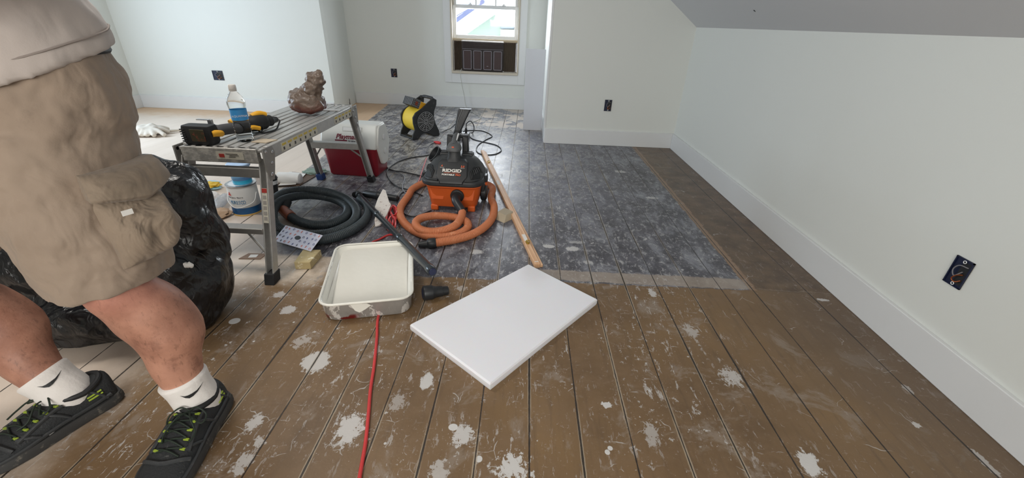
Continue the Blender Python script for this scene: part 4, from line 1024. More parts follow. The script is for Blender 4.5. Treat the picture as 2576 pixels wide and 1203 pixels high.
mb = MB(); q = [base_+up_*v+Vector((u,0,0))+nn*.004 for u, v in ((-.052,.0225),(.052,.0225),(.052,.0245),(-.052,.0245))]; mb.hexa([p-nn*.001 for p in q]+q); obj('red_line', mb, M['lto'], cp)
lt('PORTABLE', .015, -.022, .006, M['ltw'], bold=.0006, sx=1.15); lt('PRO', .015, .043, .006, M['lto'], bold=.0006, sx=1.15)
lt('4', .019, -.068, .066, M['lto'], bold=.0005); lt('GALLON', .007, -.066, .058, M['ltw']); lt('5.0', .019, .068, .066, M['lto'], bold=.0005); lt('PEAK HP', .007, .068, .058, M['ltw'])
# louvred side recesses
for sx in (-1, 1):
    mb = MB(); pts = [(sx*.122,-.168,.232),(sx*.174,-.130,.228),(sx*.184,-.04,.240),(sx*.162,-.045,.288),(sx*.135,-.09,.295),(sx*.112,-.138,.272)]
    c = sum((Vector(p) for p in pts), Vector())/6; nv = Vector((sx*.75,-.55,.45)).normalized()
    mb.add([Vector(p)+nv*.012 for p in pts]+[Vector(p)-nv*.02 for p in pts], [list(range(6)), list(range(6, 12))[::-1]]+[(i, (i+1) % 6, 6+(i+1) % 6, 6+i) for i in range(6)])
    rc = obj('vent_recess', mb, M['blackm'], hou, bevel=.004)
    for k in range(6):
        t = k/5; a = Vector((sx*(.122+.052*t), -.152+.095*t, .238)); b = Vector((sx*(.116+.042*t), -.128+.070*t, .277+.010*t))
        mb = MB(); mb.tube([a+nv*.016, (a+b)/2+nv*.022, b+nv*.016], .0035, 6); obj('louvre', mb, M['vblack'], rc, smooth=True)
    mb = MB(); mb.tube(spline([(sx*.088,-.185,.228),(sx*.15,-.165,.226),(sx*.182,-.10,.226),(sx*.183,.0,.228)], .01), .008, 8); obj('lid_bead', mb, M['vblack'], lid, smooth=True)
    # latch
    mb = MB(); mb.box((sx*.211,-.03,.205), (.022,.055,.048)); la = obj('latch', mb, M['black'], vc, bevel=.005)
    mb = MB(); mb.box((sx*.213,-.03,.172), (.016,.045,.03)); obj('orange_hook', mb, M['orange'], la, bevel=.004)
# blower port at the rear left
mb = MB(); T = Matrix.Translation((-.128,.075,.300)) @ Matrix.Rotation(-.85, 4, 'Y') @ Matrix.Rotation(.35, 4, 'X')
mb.loft([[tuple(T @ Vector((r*math.cos(2*PI*j/24), r*math.sin(2*PI*j/24), z))) for j in range(24)] for r, z in ((.050,-.02),(.055,.03),(.060,.035),(.060,.05),(.052,.05),(.046,.01))], cap=True)
obj('blower_port', mb, M['black'], hou, smooth=True)
for sx in (-1, 1):
    mb = MB(); mb.hexa([(sx*.075-.04,.01,.325),(sx*.075+.04,.01,.325),(sx*.075+.04,.10,.32),(sx*.075-.04,.10,.32),(sx*.075-.035,.02,.350),(sx*.075+.035,.02,.350),(sx*.075+.035,.09,.348),(sx*.075-.035,.09,.348)]); gg = obj('top_grille', mb, M['black'], hou, bevel=.004)
    for k in range(5):
        mb = MB(); mb.box((sx*.075,.03+.012*k,.352), (.06,.004,.003)); obj('grille_bar', mb, M['vblack'], gg)
# tower, carrying handle and the orange switch
mb = MB(); mb.loft([rrect(.11,.10,.035,.325,5,0,-.055),rrect(.082,.085,.03,.350,5,0,-.048),rrect(.078,.078,.03,.395,5,0,-.045)]); obj('switch_tower', mb, M['vblack'], vc, smooth=True, sharp=.8)
mb = MB(); mb.loft([rrect(.070,.07,.03,.385,5,0,-.050),rrect(.095,.095,.035,.392,5,0,-.052),rrect(.098,.100,.035,.405,5,0,-.050),rrect(.07,.085,.03,.432,5,0,-.035),rrect(.04,.05,.02,.442,5,0,-.02)])
sc_ = obj('switch_cap', mb, M['vgrey'], vc, smooth=True, sharp=.8)
mb = MB(); mb.lathe([(0,0),(.013,0),(.013,.006),(.009,.008),(0,.008)], 6, Matrix.Translation((0,-.078,.418)) @ Matrix.Rotation(.55, 4, 'X')); obj('power_switch', mb, simple('switch_orange', (222, 90, 50), .4), sc_, smooth=True, sharp=.5)
mb = MB(); S_ = spline([(0,-.05,.425),(0,-.01,.452),(0,.04,.462),(0,.085,.455),(0,.10,.42)], .01); mb.tube(S_, .019, 14); obj('carry_handle', mb, M['vgrey'], vc, smooth=True)
mb = MB(); S_ = spline([(.013,-.03,.45),(.0155,.01,.468),(.0155,.05,.474)], .01); mb.tube(S_, .006, 8); obj('white_inlay', mb, M['white'], vc.children[-1], smooth=True)
for sx in (-1, 1):
    mb = MB(); mb.hexa([(sx*.055-.022,.07,.33),(sx*.055+.022,.07,.33),(sx*.055+.022,.12,.33),(sx*.055-.022,.12,.33),(sx*.052-.020,.085,.448),(sx*.052+.020,.085,.448),(sx*.052+.020,.12,.45),(sx*.052-.020,.12,.45)]); obj('rear_post', mb, M['black'], vc, bevel=.008)
mb = MB(); mb.box((0,.108,.445), (.145,.028,.022)); obj('rear_bridge', mb, M['vblack'], vc, bevel=.006)
# inlet, cuff
IN = Vector((.035,-.172,.118))
mb = MB(); T = Matrix.Translation(IN) @ Matrix.Rotation(PI/2+.1, 4, 'X')
mb.loft([[tuple(T @ Vector((r*math.cos(2*PI*j/28), r*math.sin(2*PI*j/28), z))) for j in range(28)] for r, z in ((.045,-.01),(.045,.006),(.036,.012),(.034,.02),(.0,.02))], cap=False)
obj('inlet_ring', mb, M['blackm'], vc, smooth=True)
W0 = Matrix.Translation((VX, VY, 0)) @ Matrix.Rotation(-.02, 4, 'Z'); Wi = W0.inverted()
ca, cb = W0 @ (IN+Vector((0,-.01,0))), fl(1163, 532, .060)
mb = MB(); S_ = spline([Wi @ ca, Wi @ (ca+Vector((.0,-.045,-.012))), Wi @ cb], .008); mb.tube(S_, [.030-.004*k/len(S_) for k in range(len(S_))], 18); obj('hose_cuff', mb, M['black'], vc, smooth=True)
# ribbed hose
def ribbed(mb, S_, r, n=14, pitch=.0085, depth=.0022):
    A = [0]
    for a, b in zip(S_, S_[1:]): A.append(A[-1]+(b-a).length)
    rad = [r+depth*(math.cos(2*PI*l/pitch)) for l in A]
    mb.tube(S_, rad, n)
R_ = .0235
px = [(1163,534,.058),(1160,548,.050),(1146,567,.046),(1120,579,.046),(1085,583,.048),(1056,577,.052),(1046,562,.056),(1060,549,.054),(1095,543,.045),(1140,546,.030),(1172,557,.026),(1176,573,.026),(1155,588,.026),(1115,596,.026),(1070,592,.026),(1030,573,.026),(1009,548,.026),(1008,522,.026),(1028,492,.026)]
P_ = [fl(*p) for p in px]
# behind the vacuum and round to the right
P_ += [Vector((-.80, 2.92, .026)), Vector((-.72, 3.08, .026)), Vector((-.55, 3.16, .026)), Vector((-.36, 3.13, .026)), Vector((-.225, 3.02, .026))]
P_ += [fl(*p) for p in ((1235,497,.026),(1243,520,.026),(1238,548,.026),(1218,572,.026),(1185,591,.026),(1148,602,.026),(1110,609,.026),(1090,612,.026))]
S_ = [Wi @ p for p in spline(P_, .0021)]
mb = MB(); ribbed(mb, S_, R_, 12); obj('hose', mb, M['orangeh'], vc, smooth=True, sharp=0)
a, b = fl(1097,611,.026), fl(1052,616,.020); d_ = (b-a)
mb = MB(); mb.tube([Wi @ (a+d_*t) for t in (0,.05,.4,.45,.5,.98,1)], [.027,.030,.030,.027,.022,.017,.012], 18); obj('hose_end_cuff', mb, M['black'], vc, smooth=True)
# utility nozzle stuck in the vacuum's rear holder
a, b = Vector((VX+.0,VY+.135,.44)), None
un = thing('crevice_nozzle', 'black ribbed utility nozzle standing up behind the vacuum handle', 'vacuum nozzle', (VX+.0, VY+.175, 0))
mb = MB()
def nz(t, w_, d_, x, z, y): return [(x+px_, y+py_, z) for px_, py_, _ in rrect(w_, d_, .01, 0, 4)]
mb.loft([nz(0,.045,.045,-.025,.30,.0),nz(0,.046,.046,-.02,.44,.0),nz(0,.050,.044,-.005,.475,.0),nz(0,.065,.042,.012,.53,.01),nz(0,.085,.040,.035,.60,.02),nz(0,.088,.038,.045,.612,.025)])
nb = obj('nozzle_body', mb, M['black'], un, smooth=True, sharp=.7, bevel=.003)
for k in range(4):
    mb = MB(); f = -.6+.4*k; mb.tube([(-.004+.02*f,-.022,.475),(.014+.028*f,-.012,.54),(.046+.036*f,.004,.610)], .0035, 6); obj('rib', mb, M['vgrey'], nb, smooth=True)
# ================================================================ DARK GREY HOSE COIL
gh = thing('grey_hose', 'coiled dark grey ribbed vacuum hose with an orange collar at its inner end', 'hose', (-1.33, 2.5, 0))
px = [(728,543,.034),(750,556,.030),(790,566,.030),(835,562,.030),(868,545,.030),(874,522,.032),(845,503,.036),(800,493,.050),(750,493,.07),(708,505,.080),(688,528,.080),(688,556,.075),(710,577,.055),(755,589,.034),(810,590,.030),(855,578,.030),(890,556,.034),(896,528,.045),(870,500,.06),(825,484,.08),(770,478,.09),(720,484,.09),(690,502,.085),(676,530,.06),(676,560,.034),(686,582,.030),(702,594,.03)]
P_ = [fl(*p) for p in px]; S_ = [p-gh.location for p in spline(P_, .0024)]
mb = MB(); ribbed(mb, S_, .0265, 12, .0095, .0016)
M['ghose'] = simple('grey_hose', (52, 60, 64), .5, var=.15, dirt=(92, 98, 100), da=.62, ds=14)
obj('hose', mb, M['ghose'], gh, smooth=True, sharp=0)
P_ = [fl(*p) for p in ((702,594,.03),(735,603,.030),(780,606,.03),(830,600,.03),(880,582,.03),(912,560,.03),(926,538,.03),(922,516,.03),(905,500,.03))]
mb = MB(); ribbed(mb, [p-gh.location for p in spline(P_, .0024)], .0265, 12, .0095, .0016); obj('hose_outer_turn', mb, M['ghose'], gh, smooth=True, sharp=0)
a, b, c_ = fl(733,546,.034), fl(712,528,.042), fl(722,508,.06)
mb = MB(); mb.tube([a-gh.location, a.lerp(b,.4)-gh.location, b-gh.location], [.031,.033,.031], 16); obj('orange_collar', mb, simple('collar_orange', (150, 84, 60), .5, dirt=(90,60,50), da=.5), gh, smooth=True)
mb = MB(); mb.tube([b-gh.location, b.lerp(c_,.3)-gh.location, b.lerp(c_,1)-gh.location], [.028,.031,.029], 16); obj('end_cuff', mb, M['blackm'], gh, smooth=True)
# ================================================================ PATTERNED TIN LID
def floor_quad(pts, z): return [fl(x, y, z) for x, y in pts]
q = [fl(686,609,.046), fl(781,629,.046), fl(814,597,.098), fl(722,565,.098)]
ce = sum(q, Vector())/4; xa = ((q[1]-q[0])+(q[2]-q[3]))/2; ya = ((q[3]-q[0])+(q[2]-q[1]))/2
lw, lh = xa.length, ya.length; ex = xa.normalized(); ey = (ya-ex*ya.dot(ex)).normalized(); ez = ex.cross(ey)
pl = thing('patterned_card', 'square white card with blue and orange pattern leaning on the grey hose', 'card', (ce.x, ce.y, 0.0), 0)
Tm = Matrix(((ex.x,ey.x,ez.x,0),(ex.y,ey.y,ez.y,0),(ex.z,ey.z,ez.z,ce.z),(0,0,0,1)))
mb = MB(); mb.box((0,0,.002), (lw, lh, .004), M=Tm); bd = obj('card_board', mb, simple('card_white', (214, 216, 232), .5, var=.03), pl, bevel=.0015)
M['pb'] = simple('pattern_blue', (48, 62, 128), .5); M['po'] = simple('pattern_orange', (212, 110, 84), .5); M['pk'] = simple('pattern_dark', (34, 40, 70), .5)
random.seed(11)
rows = 4; 
for r in range(rows):
    for c in range(9):
        if r in (1,2) and 3.4 < c < 4.6: continue
        x = -lw/2+lw*(c+.5+random.uniform(-.12,.12))/9; y = -lh/2+lh*(r+.5+random.uniform(-.1,.1))/rows
        kd = random.random(); mb = MB(); T = Tm @ Matrix.Translation((x, y, .0042)) @ Matrix.Rotation(random.uniform(-.5,.5), 4, 'Z')
        s_ = lh/rows*.36
        if kd < .4:
            ring = [(s_*.5*math.cos(2*PI*k/12), s_*.62*math.sin(2*PI*k/12), 0) for k in range(12)]; mb.tube(ring, .0011, 5, closed=True); 
        elif kd < .75:
            mb.box((0,0,0), (s_*1.1, s_*.3, .0012)); mb.box((0,0,.0), (s_*.25, s_*1.5, .0014))
        else:
            mb.prism([(-s_*.5,-s_*.6),(-s_*.15,-s_*.7),(s_*.5,s_*.5),(s_*.1,s_*.7)], 0, .0012)
        mb.v = [T @ p for p in mb.v]
        obj('pattern_mark', mb, (M['pb'], M['po'], M['pk'])[int(random.random()*2.6)], bd)
mb = MB(); mb.lathe([(0,.0041),(.016,.0041),(.016,.0050),(0,.0052)], 20, Tm @ Matrix.Diagonal((1.2,.8,1,1))); obj('centre_hole', mb, M['blackm'], bd)
# ================================================================ SANDING SPONGE, WEDGE BLOCK, STICK
M['sponge'] = simple('sponge_yellow', (190, 172, 128), .9, var=.1, dirt=(235, 228, 200), da=.58, ds=20, bump=.4, bs=120)
mb = MB(); zt = .042
qt = [fl(x, y, zt) for x, y in ((739,660),(779,660),(807,628),(762,628))]
mb.hexa([Vector((p.x, p.y, 0)) for p in qt]+qt)
tag(obj('sanding_sponge', mb, M['sponge'], bevel=.003), 'yellowish rectangular sanding sponge beside the patterned card', 'sponge')
mb = MB(); mb.hexa([fl(x, y, 0) for x, y in ((1247,553),(1268,562),(1290,552),(1268,536))]+[fl(x, y, .035) for x, y in ((1252,532),(1273,542),(1291,532),(1270,522))])
tag(obj('wedge_block', mb, simple('wedge_beige', (176, 164, 142), .8, dirt=(205,198,186), da=.6), bevel=.003), 'small pale wedge shaped block against the wooden stick', 'block')
A_, B_ = Vector((.112,1.905,0)), Vector((-.388,4.03,0)); d_ = (B_-A_); L_ = d_.length; an = math.atan2(d_.y, d_.x)
st = thing('wooden_stick', 'long pale wooden bar with brass fittings lying on the dark floor', 'wooden bar', (A_.x, A_.y, 0), an)
n = NT('pale_pine'); gr = n.noise(n.vm('MULTIPLY', n.P, (1.2, 30, 30)), 3, 4, .6); M['pine'] = n.out(n.mix(n.step(gr, .3, .7), srgb(204, 156, 116), srgb(232, 190, 150)), .55)
mb = MB(); mb.box((L_/2, .008, .014), (L_, .030, .028)); obj('bar', mb, M['pine'], st, bevel=.002)
mb = MB(); mb.box((L_/2, -.016, .008), (L_-.01, .018, .016)); obj('lower_ledge', mb, M['pine'], st, bevel=.002)
for x0, l_ in ((.30,.085),(1.25,.10),(.02,.006)):
    mb = MB(); mb.box((x0, .008, .0286), (l_, .020, .001)); lb = obj('paper_label', mb, M['paper'], st)
for x0 in (.235, 1.78):
    mb = MB(); mb.box((x0, .008, .030), (.035, .016, .003)); br = obj('brass_fitting', mb, M['brass'], st, bevel=.001)
    mb = MB(); mb.tube(spline([(x0-.018,.006,.034),(x0-.005,.018,.040),(x0+.014,.006,.038),(x0+.004,-.006,.036),(x0-.012,.0,.034)], .004), .003, 8); obj('brass_loop', mb, M['brass'], br, smooth=True)
# ================================================================ ROLLER TRAY
tc = [fl(x, y, .085) for x, y in ((797,772),(1040,752),(1033,610),(852,617))]
ce = sum(tc, Vector())/4; xa = ((tc[1]-tc[0])+(tc[2]-tc[3]))/2; ya = ((tc[3]-tc[0])+(tc[2]-tc[1]))/2
tw, tl_ = xa.length, ya.length; ang = math.atan2(-ya.x, ya.y)
rt = thing('roller_tray', 'metal paint roller tray coated with dried white paint, black tube resting across it', 'paint tray', (ce.x, ce.y, 0), ang)
print('tray', tw, tl_, ang, ce)
n = NT('dried_white_paint'); n.bump(n.noise(scale=7, detail=3), .35, .02)
M['wetw'] = n.out(n.mix(n.noise(scale=5), srgb(232, 230, 222), srgb(222, 220, 210)), .38)
n = NT('painted_tin')
px_ = n.noise(n.vm('MULTIPLY', n.P, (1, 1, .5)), 16, 5, .65, .4)
ct = n.mix(n.noise(scale=30), srgb(150, 147, 142), srgb(176, 172, 168))
ct = n.mix(n.step(px_, .53, .56), ct, srgb(230, 228, 224))
red_ = n.math('MULTIPLY', n.step(n.sep(n.P)[2], .035, .02), n.math('MULTIPLY', n.step(n.sep(n.P)[0], -.02, -.06), n.step(n.noise(scale=14, detail=3), .45, .5)))
ct = n.mix(red_, ct, srgb(120, 36, 32)); M['ptin'] = n.out(ct, .38, .35)
W_, L2 = tw, tl_
def tr_(w_, l_, z, r, cy=0): return rrect(w_, l_, r, z, 6, 0, cy)
# outer wall
def outer(z): return .0
mb = MB()
rings = []
for f, z in ((.93,.004),(.955,.012),(.985,.078),(1.0,.085),(1.02,.083),(1.03,.088),(1.0,.092),(.975,.088)):
    g = tr_(W_*f, L2*(f*.5+.5), z, .055)
    # the rear (far) end of the pan is shallow: bottom rises
    g = [(x, y, z if z > .07 else z+max(0, (y/L2+.1))*.09*(1-z/.085)) for x, y, _ in g]
    rings.append(g)
mb.loft(rings, cap=False)
base = rings[0]; k = len(mb.v); mb.add(base, [list(range(len(base)))[::-1]])
obj('tray_pan', mb, M['ptin'], rt, smooth=True, sharp=.8)
mb = MB(); inn = []
for f, dz in ((.985,.089),(.95,.080),(.90,.060),(.86,0.0)):
    g = tr_(W_*f, L2*(f*.55+.43), 0, .05)
    inn.append([(x, y, dz if dz else max(.018, min(.074, .020+(y/L2+.30)*.075))) for x, y, _ in g])
mb.loft(inn, cap=False)
# floor of the tray as a grid
gx, gy = 16, 26; w2, l2 = W_*.86, L2*.90; idx = []; v_ = []
rng = inn[-1]; cc_ = (0, 0); vs2 = []
# concentric rings inward
for t in (.75,.5,.25,.04):
    vs2.append([(x*t, y*t, max(.018, min(.074, .020+(y*t/L2+.30)*.075))) for x, y, z in rng])
mb.loft([rng]+vs2, cap=False); mb.add(vs2[-1], [list(range(len(rng)))])
obj('paint_coat', mb, M['wetw'], rt, smooth=True, sharp=0)
mb = MB(); mb.tube([p for p in [(x, y, .0895) for x, y, z in tr_(W_*1.012, L2*1.006, 0, .058)]], .0055, 8, closed=True); obj('rolled_rim', mb, M['wetw'], rt, smooth=True)
for (x, w__, h_) in ((-W_*.06,.085,.045),):
    mb = MB(); yy = -L2*.5+.006
    mb.prism([(x-w__/2,0),(x+w__*.3,-.004),(x+w__/2,-.3*h_),(x+w__*.2,-.7*h_),(x-w__*.1,-h_),(x-w__*.3,-.75*h_)], 0, .003, Matrix(((1,0,0,0),(0,.07,-1,yy-.006),(0,1,0,.086),(0,0,0,1)))); obj('paint_drip', mb, M['wetw'], rt, bevel=.001)
for sx in (-1, 1):
    mb = MB(); mb.tube(spline([(sx*W_*.40, L2*.30, .05),(sx*W_*.40, L2*.34, .004),(sx*W_*.40, L2*.42,.004),(sx*W_*.40, L2*.44, .05)], .01), .004, 8); obj('tray_leg', mb, M['chrome'], rt, smooth=True)
# ================================================================ FOAM SLAB
zt = .034
q = [fl(x, y, zt) for x, y in ((1031,816),(1233,966),(1503,752),(1330,664))]
mb = MB(); vt = []; N_ = 14
def edge(a, b, k): return [a.lerp(b, i/k) for i in range(k)]
loop = edge(q[0], q[1], N_)+edge(q[1], q[2], N_)+edge(q[2], q[3], N_)+edge(q[3], q[0], N_)
ce = sum(loop, Vector())/len(loop)
def shr(p, f, z, j): 
    v = (p-ce); r_ = 1-f/v.length; w__ = .002*mnoise.noise(Vector((j*.9, z*30, 0)))*(1 if z < .03 else .2); return Vector((ce.x+v.x*(r_+w__), ce.y+v.y*(r_+w__), z))
mb.loft([[shr(p, .004, .0, j) for j, p in enumerate(loop)], [shr(p, .0, .008, j) for j, p in enumerate(loop)], [shr(p, 0, zt-.006, j) for j, p in enumerate(loop)], [shr(p, .006, zt, j) for j, p in enumerate(loop)]])
n = NT('white_foam'); n.bump(n.noise(scale=6, detail=2), .10, .02)
smear = n.step(n.vm('LENGTH', n.vm('MULTIPLY', n.vm('SUBTRACT', n.vm('ADD', n.P, n.vm('SCALE', n.noise(scale=9, col=True), sc=.08)), (.13,1.93,.03)), (9, 3.6, 0))), 1.0, .2, 0, .22)
M['foam'] = n.out(n.mix(smear, srgb(236, 236, 242), srgb(170, 162, 150)), .75, Subsurface_Weight=.15)
tag(obj('foam_slab', mb, M['foam'], smooth=True, sharp=.5), 'white rectangular foam slab lying flat in the middle of the floor', 'foam slab')
# ================================================================ EXTENSION WAND, FLOOR TOOL, ADAPTER
w0, w1 = fl(903, 490, .034), fl(1088, 684, .150)
wd = thing('extension_wand', 'long black vacuum tube lying across the corner of the white paint tray', 'vacuum tube', (w0.x, w0.y, 0))
d_ = w1-w0; o = wd.location
M['wand'] = simple('wand_black', (36, 42, 46), .28, var=.1)
for i, (t0, t1, r0, r1) in enumerate(((.0,.36,.0165,.0175),(.34,.68,.0175,.019),(.66,1.0,.019,.0205))):
    mb = MB(); a, b = w0+d_*t0-o, w0+d_*t1-o; dd_ = b-a
    mb.tube([a, a+dd_*.02, a+dd_*.9, a+dd_*.915, a+dd_*.985, b], [r0*.9, r0, r1, r1+.003, r1+.003, r1+.001], 20)
    sg_ = obj('tube_section', mb, M['wand'], wd, smooth=True, sharp=.5)
mb = MB(); mb.tube([w1-o-d_*.002, w1-o+d_*.003, w1-o+d_*.004], [.0185,.0165,.0], 18); obj('open_end', mb, simple('end_blue', (28, 36, 66), .5), sg_, smooth=True)
e0 = fl(905, 489, .034)
mb = MB(); mb.tube(spline([w0+d_*.01-o, w0-o-d_*.015, w0-o-d_*.02+Vector((-.01,.01,-.004)), w0-o+Vector((-.03,.0,-.004))], .006), .022, 14); obj('elbow', mb, M['blackm'], wd, smooth=True)
ft = thing('floor_tool', 'black vacuum floor tool lying behind the paint splattered white plate', 'vacuum nozzle', tuple(fl(955, 496)))
a, b = fl(915, 487, .032), fl(1003, 500, .032); o = ft.location
mb = MB(); dd_ = b-a; mb.tube([a-o, a+dd_*.05-o, a+dd_*.35-o, a+dd_*.4-o, a+dd_*.47-o, a+dd_*.52-o, a+dd_*.97-o, b-o], [.018,.026,.027,.032,.032,.025,.022,.012], 16); obj('tool_body', mb, M['black'], ft, smooth=True)
a, b = fl(1065, 738, .034), fl(1128, 731, .024)
an_ = thing('hose_adapter', 'stepped black hose adapter lying on the brown boards left of the foam slab', 'adapter', (a.x, a.y, 0)); o = an_.location; dd_ = b-a
mb = MB(); mb.tube([a+dd_*t-o for t in (-.03,.0,.02,.34,.40,.50,.52,.74,.75,.97,1.0)], [.026,.033,.034,.034,.030,.026,.026,.0245,.022,.021,.015], 24); obj('adapter_body', mb, M['black'], an_, smooth=True, sharp=.5)
mb = MB(); mb.tube([a+dd_*t-o for t in (-.035,-.028)], [.024,.024], 20); obj('mouth', mb, simple('mouth_blue', (30, 36, 58), .6), an_)
# ================================================================ CORD WINDER AND RED CORD
wp = thing('cord_winder', 'paint splattered white winder plate with red cord lying under the black vacuum tube', 'cord winder', tuple(fl(965, 560)))
o = wp.location
def on_slope(x, y, s_=.30, Y0=2.29):
    d = ray(x, y); t = (HC+s_*Y0)/(s_*d.y-d.z); return Vector((t*d.x, t*d.y, HC+t*d.z))
pp = [on_slope(x, y)-o for x, y in ((945,574),(958,570),(974,545),(985,519),(980,512),(971,483),(964,480),(951,505),(944,525),(946,545),(943,558))]
nv = Vector((0,-.30,1)).normalized()*.016; k = len(pp); mb = MB()
mb.add([p+Vector((0,0,.004)) for p in pp]+[p+nv for p in pp], [list(range(k))[::-1], list(range(k, 2*k))]+[(i, (i+1) % k, k+(i+1) % k, k+i) for i in range(k)])
obj('winder_plate', mb, simple('splattered_white', (218, 212, 206), .6, var=.05, dirt=(130, 92, 84), da=.56, ds=45), wp, bevel=.003)
for k in range(5):
    cx_, cy_, rx_, ry_ = ((984,548,10,30),(988,540,9,24),(980,556,8,24),(990,530,8,12),(986,562,9,18))[k]
    ring = [fl(cx_+rx_*math.cos(2*PI*t/24), cy_+ry_*math.sin(2*PI*t/24), .008+.010*k+.006*math.sin(t))-o for t in range(24)]
    mb = MB(); mb.tube(ring, .0055, 8, closed=True); obj('wound_cord', mb, M['redcord'], wp, smooth=True)
rc = thing('extension_lead', 'red extension cord running from under the paint tray towards the camera', 'cord', (-.5, 1.4, 0)); o = rc.location
P_ = [fl(*p) for p in ((990,590,.006),(975,592,.006),(955,602,.006),(935,612,.006))]
P_ += [Vector((-.80,1.98,.004)), Vector((-.70,1.78,.004)), Vector((-.62,1.58,.004))]
P_ += [fl(*p) for p in ((950,806,.006),(948,850,.006),(941,920,.006),(932,980,.006),(927,1040,.006),(920,1110,.006),(910,1170,.006),(903,1215,.006),(898,1300,.006),(905,1500,.006))]
mb = MB(); S_ = spline(P_, .008)
mb.tube([p-o for p in S_], .0056, 10); cd = obj('cord_run', mb, M['redcord'], rc, smooth=True)
# ================================================================ FAN, OUTLET BOX, CORDS
M['ringg'] = simple('grille_grey', (160, 162, 164), .5)
fo = Vector((-1.145, 4.60, 0)); ya_ = math.radians(46)
fn = thing('blower_fan', 'yellow and black utility blower fan standing on the dark floor', 'fan', tuple(fo), ya_)
pg = [(-.175,.0),(-.165,.05),(-.135,.105),(-.150,.17),(-.150,.23),(-.115,.275),(-.03,.315),(.06,.375),(.12,.405),(.155,.385),(.150,.335),(.118,.27),(.112,.21),(.130,.14),(.168,.06),(.178,.012),(.165,.0),(.10,.0),(.055,.035),(-.005,.055),(-.06,.038),(-.09,.008),(-.10,.0)]
for s_ in (-1, 1):
    mb = MB(); T = Matrix(((1,0,0,0),(0,0,-1,s_*.118+.008),(0,1,0,0),(0,0,0,1)))
    mb.prism(pg, 0, .018, T); sd = obj('side_panel', mb, M['vblack'], fn, bevel=.005)
    y_ = -.118-.012 if s_ < 0 else .118+.012
    mb = MB(); mb.lathe([(0,0),(.092,0),(.092,.003),(0,.003)], 32, Matrix.Translation((0,y_ ,.175)) @ Matrix.Rotation(PI/2, 4, 'X')); ig = obj('intake_disc', mb, M['blackm'], sd)
    for r_ in (.012,.030,.048,.066,.084,.100):
        mb = MB(); mb.tube([(r_*math.cos(2*PI*j/32), y_-(.007 if s_ < 0 else -.007), .175+r_*math.sin(2*PI*j/32)) for j in range(32)], .0026, 6, closed=True); obj('grille_ring', mb, M['ringg'], ig, smooth=True)
    for j in range(12):
        a = 2*PI*j/12; mb = MB(); mb.tube([(.012*math.cos(a), y_-(.009 if s_ < 0 else -.009), .175+.012*math.sin(a)), (.098*math.cos(a), y_-(.009 if s_ < 0 else -.009), .175+.098*math.sin(a))], .0022, 6); obj('grille_spoke', mb, M['ringg'], ig, smooth=True)
mb = MB(); mb.lathe([(0,-.108),(.128,-.108),(.128,.108),(0,.108)], 40, Matrix.Translation((-.01,0,.178)) @ Matrix.Rotation(PI/2, 4, 'X')); obj('drum', mb, M['yellow'], fn, smooth=True, sharp=.6)
# outlet chute with its louvred mouth, pointing up and back
dirv = Vector((-.80, 0, .42)).normalized(); nrm = Vector((.42, 0, .80)).normalized()
def chute(c, hw, hh): return [c+Vector((0,sy_*hw,0))+nrm*sz*hh for sy_, sz in ((-1,-1),(1,-1),(1,1),(-1,1))]
c0 = Vector((.075,0,.285)); 
mb = MB(); mb.loft([chute(c0, .09, .045), chute(c0+dirv*.12, .088, .040)]); obj('outlet_chute', mb, M['dewalt'], fn, bevel=.006)
mb = MB(); mb.loft([chute(c0+dirv*.12, .090, .043), chute(c0+dirv*.215, .090, .041)]); gm = obj('outlet_mouth', mb, M['blackm'], fn, bevel=.004)
for k in range(4):
    for j in range(6):
        mb = MB(); c = c0+dirv*(.128+.0155*j)+nrm*(-.030+.020*k); y_ = -.0925
        p = [c+Vector((0,y_-c.y,0))+dirv*a+nrm*b_+Vector((0,d_,0)) for d_ in (0, .004) for a, b_ in ((-.0025,-.008),(.0025,-.008),(.0025,.008),(-.0025,.008))]
        mb.hexa(p); obj('mouth_slat', mb, M['lto'] if k in (1, 2) and j in (2, 3) else M['ringg'], gm)
for j in range(7):
    mb = MB(); c = c0+dirv*.216+Vector((0,-.078+.026*j,0)); mb.loft([chute(c-dirv*.004, .002, .040), chute(c+dirv*.002, .002, .040)]); obj('mouth_fin', mb, M['ringg'], gm)
mb = MB(); mb.tube(spline([(.10,-.105,.375),(.135,-.09,.392),(.14,0,.395),(.135,.09,.392),(.10,.105,.375)], .01), .017, 12); obj('carry_handle', mb, M['vblack'], fn, smooth=True)
for s_ in (-1, 1):
    mb = MB(); mb.box((s_*.14, 0, .012), (.06, .235, .016)); obj('base_bar', mb, M['vblack'], fn, bevel=.004)
# metal outlet box
ob = fl(1166, 352)
bx = thing('power_box', 'grey metal outlet box on the floor with black plugs in its top', 'outlet box', (ob.x-.01, ob.y+.05, 0), -.03)
mb = MB(); mb.box((0,0,.032), (.135,.085,.064)); obj('box_body', mb, simple('galvanised', (140, 142, 144), .5, .5, var=.2, vs_=30), bx, bevel=.004)
for sx in (-.03, .03):
    mb = MB(); mb.box((sx,0,.0655), (.045,.07,.003)); obj('cover_plate', mb, M['chrome'], bx, bevel=.001)
M['plug'] = M['blackm']
def cord(name, label, pts, r, mat, world=True, group=None, plug=None, plug2=None):
    t = thing(name, label, 'cord', tuple(Vector((pts[0].x, pts[0].y, 0))), 0, group); o = t.location
    mb = MB(); mb.tube([p-o for p in spline(pts, .015)], r, 8); obj('cable', mb, mat, t, smooth=True)
    if plug:
        mb = MB(); a, b = Vector(plug[0]), Vector(plug[1]); dd_ = b-a; mb.tube([a-o, a+dd_*.1-o, a+dd_*.6-o, b-o], [.012,.015,.015,.008], 10); obj('plug', mb, plug[2] if len(plug) > 2 else M['plug'], t, smooth=True)
    return t
